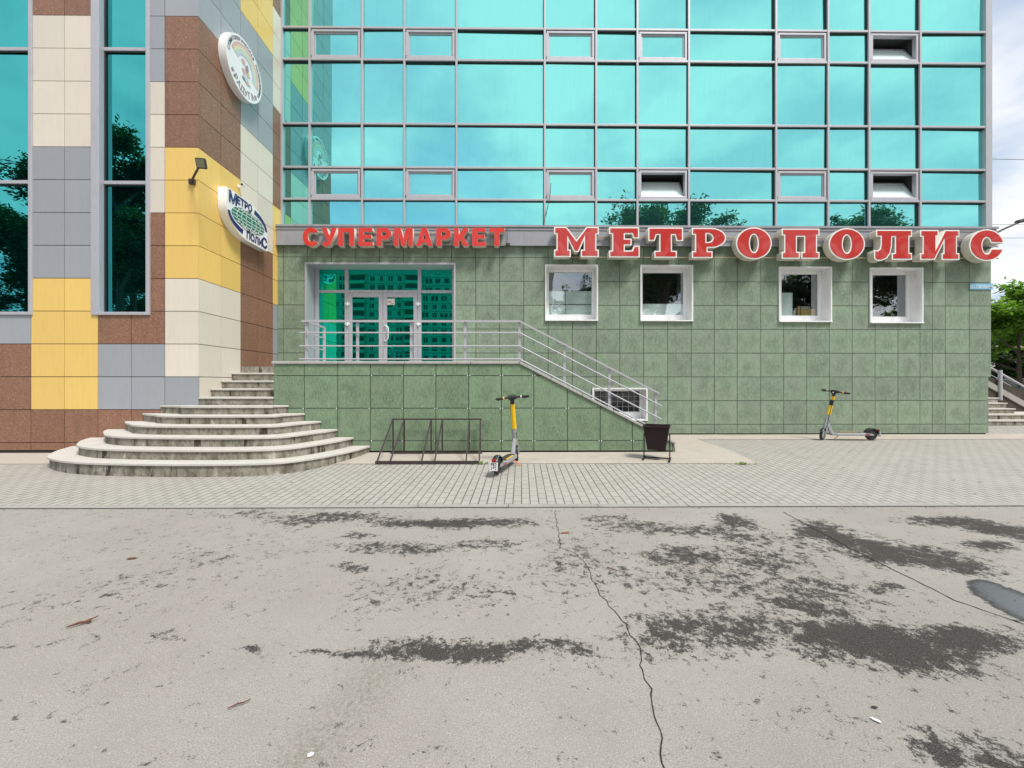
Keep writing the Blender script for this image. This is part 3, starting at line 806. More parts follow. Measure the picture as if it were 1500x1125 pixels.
for i in range(len(GXs) - 1):
    for k in range(len(GZs) - 1):
        x0_, x1_, z0_, z1_ = GXs[i] + W, GXs[i + 1] - W, GZs[k] + W, GZs[k + 1] - W
        if i in VC and k in VR:
            f = MB(); fw = .075
            f.box(x0_ + .02, x1_ - .02, GY - .055, GY + .06, z0_ + .002, z0_ + fw); f.box(x0_ + .02, x1_ - .02, GY - .055, GY + .06, z1_ - fw, z1_ - .024)
            f.box(x0_ + .002, x0_ + fw, GY - .055, GY + .06, z0_ + fw + .001, z1_ - fw - .001); f.box(x1_ - fw, x1_ - .022, GY - .055, GY + .06, z0_ + fw + .001, z1_ - fw - .001)
            fo = bevel(f.build('vent_window', 'aluminium_window', gb), .005)
            a0, a1, b0, b1 = x0_ + fw, x1_ - fw, z0_ + fw, z1_ - fw
            sash = MB(); s_ = .035; ang = R(30) if (i, k) in OPEN else 0
            def tl(x, y, z, ang=ang, b0=b0):
                dz = z - b0; dy = y
                return (x, GY + .0 + dy * math.cos(ang) + dz * math.sin(ang), b0 + dz * math.cos(ang) - dy * math.sin(ang))
            def tbox(m_, xa, xb, ya, yb, za, zb):
                m_.hexa([tl(xa, ya, za), tl(xb, ya, za), tl(xb, yb, za), tl(xa, yb, za), tl(xa, ya, zb), tl(xb, ya, zb), tl(xb, yb, zb), tl(xa, yb, zb)])
            tbox(sash, a0 + .002, a1 - .002, -.02, .03, b0 + .001, b0 + s_); tbox(sash, a0 + .002, a1 - .002, -.02, .03, b1 - s_, b1 - .001)
            tbox(sash, a0 + .002, a0 + s_, -.02, .03, b0 + s_ + .001, b1 - s_ - .001); tbox(sash, a1 - s_, a1 - .002, -.02, .03, b0 + s_ + .001, b1 - s_ - .001)
            so = sash.build('sash', 'aluminium_window' if not ang else 'aluminium', fo)
            p = MB()
            if ang:
                n_ = 0; p.v += [tl(a0 + s_, 0, b0 + s_), tl(a1 - s_, 0, b0 + s_), tl(a1 - s_, 0, b1 - s_), tl(a0 + s_, 0, b1 - s_)]; p.face([0, 1, 2, 3])
                tag(fo, 'vent window tilted open inwards')
                # reveal and curtain rail seen through the gap
                rv = MB(); rv.box(x0_ + .01, x1_ - .01, GY + .09, GY + 1.0, z1_ + .0, z1_ + .03); rv.box(x1_ - .03, x1_ - .0, GY + .09, GY + 1.0, z0_, z1_ - .001)
                for q in range(26): rv.box(x0_ + .05 + q * .04, x0_ + .07 + q * .04, GY + .52, GY + .54, z1_ - .30, z1_ - .001)
                rv.build('blind', 'interior_wall', fo)
            else:
                pane(p, a0 + s_, a1 - s_, b0 + s_, b1 - s_, GY, .004)
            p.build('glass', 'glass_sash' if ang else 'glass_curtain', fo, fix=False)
        else:
            p = MB(); pane(p, x0_, x1_, z0_, z1_, GY, .0055)
            p.build('glass_pane', 'glass_curtain', gb, fix=False)

# ground-floor windows
def small_window(rc, gl, depth, name, kind, gmat='glass_small'):
    x0_, x1_, z0_, z1_ = rc; gx0, gx1, gz0, gz1 = gl
    Y0 = WY - .035; Y1 = WY + depth
    f = MB(); b = .03
    # thin outer trim
    f.box(x0_, x1_, Y0, WY + .02, z1_ - b, z1_); f.box(x0_, x1_, Y0 - .02, WY + .02, z0_ - .0, z0_ + b)
    f.box(x0_, x0_ + b, Y0, WY + .02, z0_ + b + .001, z1_ - b - .001); f.box(x1_ - b, x1_, Y0, WY + .02, z0_ + b + .001, z1_ - b - .001)
    fo = f.build('window', 'plastic_white', gb)
    rv = MB(); q = .012
    rv.box(x0_ + b - q, x1_ - b + q, WY + .021, Y1 + .06, z1_ - b, z1_ - b + q); rv.box(x0_ + b - q, x1_ - b + q, WY + .021, Y1 + .06, z0_ + b - q, z0_ + b)
    rv.box(x0_ + b - q, x0_ + b, WY + .021, Y1 + .06, z0_ + b + .001, z1_ - b - .001); rv.box(x1_ - b, x1_ - b + q, WY + .021, Y1 + .06, z0_ + b + .001, z1_ - b - .001)
    rv.build('reveal', 'reveal_white', fo)
    fr = MB(); A0, A1, B0, B1 = x0_ + b + .001, x1_ - b - .001, z0_ + b + .001, z1_ - b - .001
    fr.box(A0, gx0, Y1, Y1 + .05, B0, B1); fr.box(gx1, A1, Y1, Y1 + .05, B0, B1)
    fr.box(gx0, gx1, Y1 + .002, Y1 + .05, B0, gz0); fr.box(gx0, gx1, Y1 + .002, Y1 + .05, gz1, B1)
    bevel(fr.build('frame', 'plastic_white', fo), .006)
    p = MB(); n_ = 0; yq = Y1 + .03
    p.v += [(gx0, yq, gz0), (gx1, yq + .004, gz0), (gx1, yq + .006, gz1), (gx0, yq, gz1)]; p.face([0, 1, 2, 3]); p.build('glass', gmat, fo, fix=False)
    gw, gh = gx1 - gx0, gz1 - gz0
    if kind == 'film':
        s = MB(); s.box(gx0, gx0 + gw * .385, yq + .02, yq + .028, gz0, gz0 + gh * .56); s.box(gx0 + gw * .395, gx1, yq + .02, yq + .028, gz0, gz0 + gh * .56)
        s.build('frosted_film', 'frosted', fo)
        s = MB(); s.box(gx0, gx1, yq + .014, yq + .019, gz0 + gh * .235, gz0 + gh * .25); s.build('film_seam', 'interior_wall', fo)
    if kind == 'lowfilm':
        s = MB(); s.box(gx0, gx1, yq + .02, yq + .028, gz0, gz0 + gh * .27); s.build('frosted_film', 'frosted', fo)
        s = MB(); s.box(gx1 - gw * .14, gx1, yq + .03, yq + .04, gz0 + gh * .28, gz1); s.build('blind', 'interior_wall', fo)
    if kind == 'books':
        s = MB(); s.box(gx0, gx0 + gw * .33, yq + .02, yq + .028, gz0, gz0 + gh * .56); s.build('frosted_film', 'frosted', fo)
        s = MB()
        for q2, (a_, b_, h_, m_) in enumerate([(.36, .42, .13, 0), (.44, .49, .20, 0), (.50, .55, .24, 1), (.62, .88, .24, 0), (.58, .97, .17, 1)]):
            s.box(gx0 + gw * a_, gx0 + gw * b_, yq + .04 + .05 * (q2 % 2), yq + .08 + .05 * (q2 % 2), gz0, gz0 + gh * h_, m_)
        s.build('books', ['paper', 'yellow_box'], fo)
        s = MB(); s.box(gx1 - gw * .12, gx1, yq + .03, yq + .04, gz0 + gh * .2, gz1); s.build('blind', 'interior_wall', fo)
    if kind == 'plant':
        s = MB()
        for q2 in range(46):
            a_ = random.uniform(0, 6.28); L = random.uniform(.06, .16); cx_ = gx0 + gw * .62; d = Vector((math.cos(a_) * .6, math.sin(a_) * .2, 1)).normalized()
            p0 = Vector((cx_, yq + .09, gz0 + .02)); p1 = p0 + d * L; sd_ = Vector((.012, 0, 0)); n_ = len(s.v)
            s.v += [tuple(p0 - sd_ * .4), tuple(p0 + sd_ * .4), tuple(p1 + sd_), tuple(p1 + d * .04 - sd_)]; s.face([n_, n_ + 1, n_ + 2, n_ + 3])
        s.build('plant', 'leaves_bright', fo)
        s = MB(); s.box(gx1 - gw * .20, gx1, yq + .03, yq + .05, gz0, gz1); s.build('blind', 'interior_wall', fo)
    # dark room
    rm = MB(); rm.box(A0 - .3, A1 + .3, Y1 + .9, Y1 + .95, B0 - .3, B1 + .3); rm.box(A0 - .3, A1 + .3, Y1 + .06, Y1 + .9, B0 - .3, B0 - .02)
    rm.build('room_wall', 'interior_wall', fo)
    return fo
def grect(xa, xb, ya, yb, Y):
    X0, X1 = PX(xa, Y), PX(xb, Y); return (X0, X1, PZ(yb, (X0 + X1) / 2, Y), PZ(ya, (X0 + X1) / 2, Y))
gY = WY + .29
small_window(wins[0], grect(804, 866.8, 399, 461, gY), .26, 'w', 'film')
small_window(wins[1], grect(941, 1000.5, 400, 461.5, gY), .26, 'w', 'lowfilm')
small_window(wins[2], grect(1144, 1197.5, 402, 462.5, gY), .26, 'w', 'books')
small_window(wins[3], grect(1277, 1327, 403, 464, gY), .26, 'w', 'plant')
bw = small_window(bas, grect(871, 936.5, 573, 603, WY + .33), .30, 'w', 'none', 'glass_dim')
s = MB(); gr = grect(871, 936.5, 573, 603, WY + .31)
for k in range(1, 8): X = gr[0] + (gr[1] - gr[0]) * k / 8; s.box(X - .004, X + .004, WY + .29, WY + .298, gr[2], gr[3])
for k in range(1, 4): Z = gr[2] + (gr[3] - gr[2]) * k / 4; s.box(gr[0], gr[1], WY + .280, WY + .288, Z - .004, Z + .004)
s.build('grille', 'rail_steel', bw)

# entrance
ex0, ex1, ez0, ez1 = ent
EY = WY + .45
po = MB()
po.box(ex0, ex1, WY - .03, EY + .1, ez1 - .045, ez1); po.box(ex0, ex0 + .045, WY - .03, EY + .1, 1.64, ez1 - .046); po.box(ex1 - .045, ex1, WY - .03, EY + .1, 1.64, ez1 - .046)
entr = bevel(po.build('entrance_surround', 'aluminium_window', gb), .005)
def EXp(x): return PX(x, EY)
def EZp(y): return PZ(y, -3, EY)
fr = MB(); f = .035
ztr = EZp(427.5); zh = EZp(393)
xs_ = [ex0 + .10, EXp(508.5), EXp(615), ex1 - .10]
for X in xs_: fr.box(X - .045, X + .045, EY - .05, EY + .06, 1.66, zh + .06)
for a_, b_ in zip(xs_[:-1], xs_[1:]):
    fr.box(a_ + .046, b_ - .046, EY - .045, EY + .06, ztr - f, ztr + f); fr.box(a_ + .046, b_ - .046, EY - .045, EY + .06, zh, zh + .06)
fr.box(ex0 + .046, ex1 - .046, EY + .02, EY + .09, zh + .061, ez1 - .046)
for a_, b_ in ((xs_[0], xs_[1]), (xs_[2], xs_[3])): fr.box(a_ + .046, b_ - .046, EY - .045, EY + .06, 1.66, 1.74)
fo = bevel(fr.build('glazing_frame', 'aluminium_window', gb), .005)
for (a_, b_) in zip(xs_[:-1], xs_[1:]):
    p = MB(); pane(p, a_ + .045, b_ - .045, ztr + f, zh, EY, .002); p.build('glass', 'glass_door', fo, fix=False)
for (a_, b_) in ((xs_[0], xs_[1]), (xs_[2], xs_[3])):
    p = MB(); pane(p, a_ + .045, b_ - .045, 1.74, ztr - f, EY, .002); p.build('glass', 'glass_door', fo, fix=False)
dx0, dx1 = xs_[1] + .05, xs_[2] - .05; xm = (dx0 + dx1) / 2; DZ1 = ztr - f - .004
for (a_, b_, side) in ((dx0, xm - .004, -1), (xm + .004, dx1, 1)):
    d = MB(); s_ = .10
    d.box(a_, a_ + s_, EY - .06, EY - .01, 1.66, DZ1); d.box(b_ - s_, b_, EY - .06, EY - .01, 1.66, DZ1)
    d.box(a_ + s_ + .001, b_ - s_ - .001, EY - .058, EY - .01, DZ1 - .11, DZ1); d.box(a_ + s_ + .001, b_ - s_ - .001, EY - .058, EY - .01, 1.66, 1.80)
    do = bevel(d.build('door', 'aluminium_window', gb), .005)
    p = MB(); pane(p, a_ + s_, b_ - s_, 1.80, DZ1 - .11, EY - .035, .002); p.build('glass', 'glass_door', do, fix=False)
    hx = a_ + s_ / 2 if side > 0 else b_ - s_ / 2
    if side > 0:
        h = MB(); hz0, hz1 = EZp(500), EZp(478)
        h.path([(hx - .02, EY - .062, hz1), (hx + .05, EY - .12, hz1), (hx + .10, EY - .13, hz1 - .06), (hx + .10, EY - .13, hz0 + .06), (hx + .05, EY - .12, hz0), (hx - .02, EY - .062, hz0)], .014, 8)
        h.build('handle', 'plastic_white', do, smooth=True)
        n_ = MB(); xn = PX(573, EY); n_.box(xn - .10, xn + .10, EY - .043, EY - .037, EZp(447), EZp(438)); n_.box(xn - .08, xn + .02, EY - .047, EY - .044, EZp(443.3), EZp(441.8), 1); n_.box(xn + .0, xn + .08, EY - .047, EY - .044, EZp(446), EZp(444.8), 1)
        n_.build('notice', ['paper', 'ink_grey'], do)
    hg = MB(); hxx = (a_ - .02) if side < 0 else (b_ + .02)
    for yy_ in (446, 475):
        zz = EZp(yy_); hg.lathe([(.0, -.05), (.022, -.05), (.022, .05), (0, .05)], (hxx, EY - .075, zz), (0, 0, 1), 10); hg.box(hxx - .06, hxx + .06, EY - .07, EY - .061, zz - .02, zz + .03)
    hg.build('hinge', 'plastic_white', do)
em = MB(); em.box(ex0, ex1, EY + .3, EY + .35, 1.6, ez1); em.build('lobby_wall', 'interior_dark', gb)

# ================================================================== ENTRANCE PODIUM with sloping flank
PYf = 7.6; PX0 = PX(401, PYf); PZt = 1.665
SX0, SX1 = PX(761, PYf), PX(989.5, PYf)
SL = .515
def topz(X): return PZt if X <= SX0 else PZt - (X - SX0) * SL
pod = thing('entrance_podium', 'raised green stone entrance platform with a wall sloping down beside its stairs', 'platform', (-1.5, 8.9, 0))
ptx = [446, 494.6, 542.5, 591, 638.5, 686.6, 734.5, 782, 831, 879.3, 926.5]
PT = [PX0] + [PX(x, PYf) for x in ptx] + [PX(975, PYf), SX1 - .05]
PZs = [.03, .215, .81, 1.405, PZt - .05]
mb = MB(); g = .005
for i in range(len(PT) - 1):
    for k in range(len(PZs) - 1):
        xa, xb, za, zb = PT[i] + g, PT[i + 1] - g, PZs[k] + g, PZs[k + 1] - g
        ta, tb = topz(xa) - .055, topz(xb) - .055
        poly = [(xa, za), (xb, za), (xb, zb), (xa, zb)]
        # clip under the slope
        def cl(poly):
            out = []
            for q in range(len(poly)):
                p, r_ = poly[q], poly[(q + 1) % len(poly)]
                ip, ir = p[1] <= topz(p[0]) - .055, r_[1] <= topz(r_[0]) - .055
                if ip: out.append(p)
                if ip != ir:
                    lo, hi = 0.0, 1.0
                    for _ in range(20):
                        mt = (lo + hi) / 2; z_ = p[1] + (r_[1] - p[1]) * mt; x_ = p[0] + (r_[0] - p[0]) * mt
                        if (z_ <= topz(x_) - .055) == ip: lo = mt
                        else: hi = mt
                    out.append((p[0] + (r_[0] - p[0]) * lo, p[1] + (r_[1] - p[1]) * lo))
            return out
        poly = cl(poly)
        if len(poly) >= 3: mb.prism(poly, lambda a, b, d: (a, d, b), PYf, PYf + .03)
for j in range(4):
    for k in range(len(PZs) - 1):
        mb.box(PX0, PX0 + .03, PYf + .034 + .6 * j, PYf + .63 + .6 * j, PZs[k] + g, PZs[k + 1] - g)
mb.build('cladding', 'green_stone_podium', pod)
cl_ = MB(); random.seed(4)
for X in PT[1:-1]:
    for Z in PZs[1:-1]:
        if Z < topz(X) - .1:
            for dx in (-.022, .022):
                if random.random() < .75: cl_.box(X + dx - .008, X + dx + .008, PYf - .004, PYf + .002, Z - .010, Z + .006)
cl_.build('panel_clips', 'sign_white', pod)
mb = MB()
mb.prism([(PX0 + .034, 0), (SX0, 0), (SX0, PZt - .056), (PX0 + .034, PZt - .056)], lambda a, b, d: (a, d, b), PYf + .035, WY - .06)
mb.prism([(SX0 + .001, 0), (SX1 - .02, 0), (SX1 - .02, topz(SX1) - .058), (SX0 + .001, PZt - .058)], lambda a, b, d: (a, d, b), PYf + .035, PYf + .25)
mb.build('wall_core', 'joint_dark', pod)
mb = MB()
mb.prism([(SX1 - .045, -.02), (SX1, -.02), (SX1 - .015, topz(SX1) - .052), (SX1 - .045, topz(SX1) - .03)], lambda a, b, d: (a, d, b), PYf + .004, PYf + .27)
mb.build('broken_end', 'concrete_riser', pod)
mb = MB()
xx = PX0 - .03
while xx < SX0 - .01:
    xe = min(xx + 1.2, SX0); mb.box(xx + .003, xe - .003, PYf - .03, PYf + .28, PZt - .05, PZt); xx = xe
L = (SX1 - SX0); k = 5
for i in range(k):
    a_, b_ = SX0 + L * i / k + .004, SX0 + L * (i + 1) / k - .004
    mb.prism([(a_, topz(a_) - .05), (b_, topz(b_) - .05), (b_, topz(b_)), (a_, topz(a_))], lambda a, b, d: (a, d, b), PYf - .03, PYf + .28)
bevel(mb.build('coping', 'coping_stone', pod), .008)
mb = MB(); mb.box(PX0 + .03, SX0, PYf + .281, WY - .06, PZt - .055, PZt - .02); mb.build('landing_floor', 'concrete_tread', pod)
mb = MB()
for i in range(10):
    xa = SX0 + .29 * i; mb.box(xa, xa + .29, PYf + .29, WY - .065, 0, PZt - .16 * (i + 1))
mb.build('stair_flight', 'concrete_riser', pod)

# ================================================================== ROUND STEPS
steps = thing('entrance_steps', 'broad rounded grey concrete steps rising between the panelled wall and the green podium', 'steps', (-5.0, 7.0, 0))
ctrl = [(-7.85, 7.6), (-7.62, 7.15), (-7.3, 6.72), (-6.98, 6.42), (-6.5, 6.17), (-5.95, 6.02), (-5.2, 5.93), (-4.4, 5.90), (-3.75, 5.93), (-3.3, 6.04), (-3.0, 6.32), (-2.78, 6.72), (-2.62, 7.15), (-2.53, 7.6)]
def cat(P, n=6):
    out = []
    for i in range(len(P) - 1):
        p0, p1, p2, p3 = [Vector(P[max(0, min(len(P) - 1, q))]) for q in (i - 1, i, i + 1, i + 2)]
        for j in range(n):
            t_ = j / n
            out.append(.5 * ((2 * p1) + (-p0 + p2) * t_ + (2 * p0 - 5 * p1 + 4 * p2 - p3) * t_ ** 2 + (-p0 + 3 * p1 - 3 * p2 + p3) * t_ ** 3))
    out.append(Vector(P[-1])); return out
def outline(off, ext=0.0):
    pts = []
    for (x, y) in ctrl:
        # shrink the outline: the ends slide along the wall, the front moves back
        cxm = -5.0
        tt = (7.6 - y) / 1.7
        if x < cxm: nx_ = off * 1.12 * (1 - .35 * tt ** 3)
        else: nx_ = -off * 1.05 * (1 - .35 * tt ** 3)
        wgt = min(1, abs(x - cxm) / 2.2)
        pts.append((x + nx_ * wgt - (ext * (1 if x < cxm else -1)) * wgt, y + (off * tt * .98) - ext * tt))
    return [(p.x, min(p.y, 7.6)) for p in cat(pts)]
ZS = [0, .130, .284, .433, .580, .722, .868, 1.012, 1.165, 1.318, 1.480]
for i in range(1, 11):
    z0_, z1_ = (ZS[i - 1] - (.12 if i == 1 else .02)), ZS[i]
    mb = MB()
    if i <= 6:
        off = .28 * (i - 1)
        pl = outline(off); ys = [p[1] for p in pl]
        pl = [(a, b - .0) for a, b in pl]
        pr = [(a, b) for a, b in pl]
        mb.prism(pr, lambda a, b, d: (a, b - .002 * i, d), z0_, z1_ - .036, 0)
        pt = outline(off, .022)
        mb.prism(pt, lambda a, b, d: (a, b - .0022 * i, d), z1_ - .035, z1_, 1)
    else:
        ya = 7.62 + .30 * (i - 7)
        mb.box(LX + .003, PX0 - .003, ya, 10.1, z0_, z1_ - .036, 0); mb.box(LX + .003, PX0 - .003, ya - .022, 10.1, z1_ - .035, z1_, 1)
    if i == 6:
        mb.box(LX + .003, PX0 - .003, 7.59, 10.1, z0_, z1_ - .036, 0)
    o = bevel(mb.build('step', ['concrete_riser', 'concrete_tread'], steps), .007)
mb = MB(); mb.box(LX + .003, PX0 - .003, 8.82, 10.15, 1.49, 1.62, 0); mb.build('landing', ['concrete_riser'], steps)

# ================================================================== RAILINGS
RY = PYf + .07
rail = thing('handrail', 'grey steel railing round the entrance platform and down its sloping wall', 'railing', (0, RY, PZt))
zr_ = [PZ(470.5, -2, RY), PZ(487.5, -2, RY), PZ(507, -2, RY), PZ(526, -2, RY)]
xr0 = PX(445, RY); rr_ = [.022, .013, .013, .013]
xb_ = PX(761, RY)
for k, z in enumerate(zr_):
    m_ = MB(); dzs = 0
    xe = PX(966, RY) if k < 3 else None
    if k == 0: m_.hexa([(xr0 - .03, RY - .025, z - .018), (xb_, RY - .025, z - .018), (xb_, RY + .025, z - .018), (xr0 - .03, RY + .025, z - .018), (xr0 - .03, RY - .025, z + .018), (xb_, RY - .025, z + .018), (xb_, RY + .025, z + .018), (xr0 - .03, RY + .025, z + .018)])
    else: m_.tube((xr0 - .07, RY - .02, z), (xb_ + .03, RY - .02, z), rr_[k], n=10)
    if k < 3:
        L = xe - xb_
        if k == 0: m_.hexa([(xb_ + .001, RY - .025, z - .018), (xe, RY - .025, z - .018 - SL * L), (xe, RY + .025, z - .018 - SL * L), (xb_ + .001, RY + .025, z - .018), (xb_ + .001, RY - .025, z + .018), (xe, RY - .025, z + .018 - SL * L), (xe, RY + .025, z + .018 - SL * L), (xb_ + .001, RY + .025, z + .018)])
        else: m_.tube((xb_, RY - .02, z), (xe + .03, RY - .02, z - SL * (L + .03)), rr_[k], n=10)
    else:
        L = PX(950, RY) - xb_; m_.tube((xb_, RY - .02, z), (xb_ + L, RY - .02, z - SL * L), rr_[k], n=10)
    m_.build('rail', 'rail_steel', rail, smooth=True)
for px in (448.5, 523, 602, 681, 761, 827, 893, 961):
    X = PX(px, RY); m_ = MB(); w_ = .024
    zt_ = zr_[0] - .02 - (SL * (X - xb_) if X > xb_ else 0)
    m_.box(X - w_, X + w_, RY + .012, RY + .052, topz(X) - .03, zt_); m_.box(X - .05, X + .05, RY - .02, RY + .09, topz(X) - (.03 if X > xb_ + .1 else .001), topz(X) + .010)
    bevel(m_.build('post', 'rail_steel', rail), .004)
# side return at the head of the steps
m_ = MB(); Yb = RY + .85
for k, z in enumerate(zr_[:3]):
    m_.tube((xr0, RY, z - .004), (xr0, Yb, z - .004), .02 if k == 0 else .012, n=8)
m_.build('side_rail', 'rail_steel', rail, smooth=True)
for Y in (RY + .12, Yb):
    m_ = MB(); m_.box(xr0 - .022, xr0 + .022, Y - .022, Y + .022, PZt - .06, zr_[0] - .02); bevel(m_.build('post', 'rail_steel', rail), .004)
# bracket under the band with a dropped cable
def cable(name, label, pts, r, mat='cable_black'):
    m_ = MB(); m_.path(pts, r, 6); o = m_.build(name, mat, smooth=True); return tag(o, label, 'cable')
cable('cable', 'thin black cable hanging loose down the glass above the stone facade', [(PX(807, 10.26), 10.26, 6.2), (PX(806, 10.26), 10.27, 5.95), (PX(804, 10.24), 10.24, 5.75), (PX(801, 10.2), 10.20, 5.5), (PX(798, 10.1), 10.10, 5.3), (PX(797, 10.1), 10.09, 5.12)], .008)

# ================================================================== BICYCLE RACK
rack = thing('bicycle_rack', 'low rusty tubular bicycle rack against the green podium wall', 'bike rack', (-1.25, 7.1, pz(7.1)))
RX = [-2.06, -1.86, -1.38, -1.18, -.70, -.50]; yb, yf, zt_ = 7.47, 6.68, .62
m_ = MB(); m_.box(RX[0] - .02, RX[-1] + .02, yb - .012, yb + .012, zt_ - .012, zt_ + .012); m_.build('top_bar', 'rack_steel', rack)
m_ = MB(); m_.box(RX[0] - .06, RX[-1] + .03, yf - .03, yf + .02, pz(yf) + .005, pz(yf) + .05); m_.build('front_bar', 'rack_steel', rack)
m_ = MB(); m_.box(RX[0] - .04, RX[-1] + .03, yb - .02, yb + .02, .008, .035); m_.build('rear_bar', 'rack_steel', rack)
for x in RX:
    m_ = MB()
    m_.box(x - .012, x + .012, yb - .011, yb + .011, .036, zt_ - .013)
    xf = x + .045 * (x + 1.28)
    m_.hexa([(xf - .011, yf - .011, pz(yf) + .051), (xf + .011, yf - .011, pz(yf) + .051), (xf + .011, yf + .011, pz(yf) + .051), (xf - .011, yf + .011, pz(yf) + .051),
             (x - .011, yb - .036, zt_ - .01), (x + .011, yb - .036, zt_ - .01), (x + .011, yb - .014, zt_ - .01), (x - .011, yb - .014, zt_ - .01)])
    m_.build('bay_bar', 'rack_steel', rack)

# ================================================================== LITTER BIN
bx, by = PX(962, 6.98), 6.98; bz = pz(by)
bin_ = thing('litter_bin', 'dark maroon tilting steel litter bin on a stand at the foot of the sloping wall', 'litter bin', (bx, by, bz), rz=R(-24))
def rot_sq(w, d, z): return [(-w, -d, z), (w, -d, z), (w, d, z), (-w, d, z)]
m_ = MB(); zt_, zb_ = .585, .175
n_ = 0
m_.v += rot_sq(.205, .165, zt_) + rot_sq(.14, .115, zb_) + rot_sq(.197, .157, zt_) + rot_sq(.133, .108, zb_ + .01)
for k in range(4):
    j = (k + 1) % 4
    m_.face([k, j, 4 + j, 4 + k]); m_.face([8 + j, 8 + k, 12 + k, 12 + j]); m_.face([k, 8 + k, 8 + j, j])
m_.face([4, 5, 6, 7]); m_.face([12, 13, 14, 15])
m_.build('basket', 'bin_maroon', bin_, local=True, fix=True)
m_ = MB()
for q in range(4):
    c_ = rot_sq(.207, .167, zt_ - .02); a_, b_ = Vector(c_[q]), Vector(c_[(q + 1) % 4]); m_.tube(a_, b_, .010, n=6)
m_.build('rim', 'bin_maroon', bin_, local=True)
for sx in (-1, 1):
    m_ = MB(); X = sx * .205
    m_.tube((X, 0, .012), (X, 0, .43), .011, n=8); m_.tube((X + sx * -.05, 0, .425), (X + .0 * sx, 0, .43), .009, n=6)
    m_.box(X - .016, X + .016, -.20, .20, -.0, .022)
    m_.build('stand_leg', 'rack_steel', bin_, local=True)
m_ = MB(); m_.box(-.19, .19, -.012, .012, .023, .043); m_.build('cross_bar', 'rack_steel', bin_, local=True)

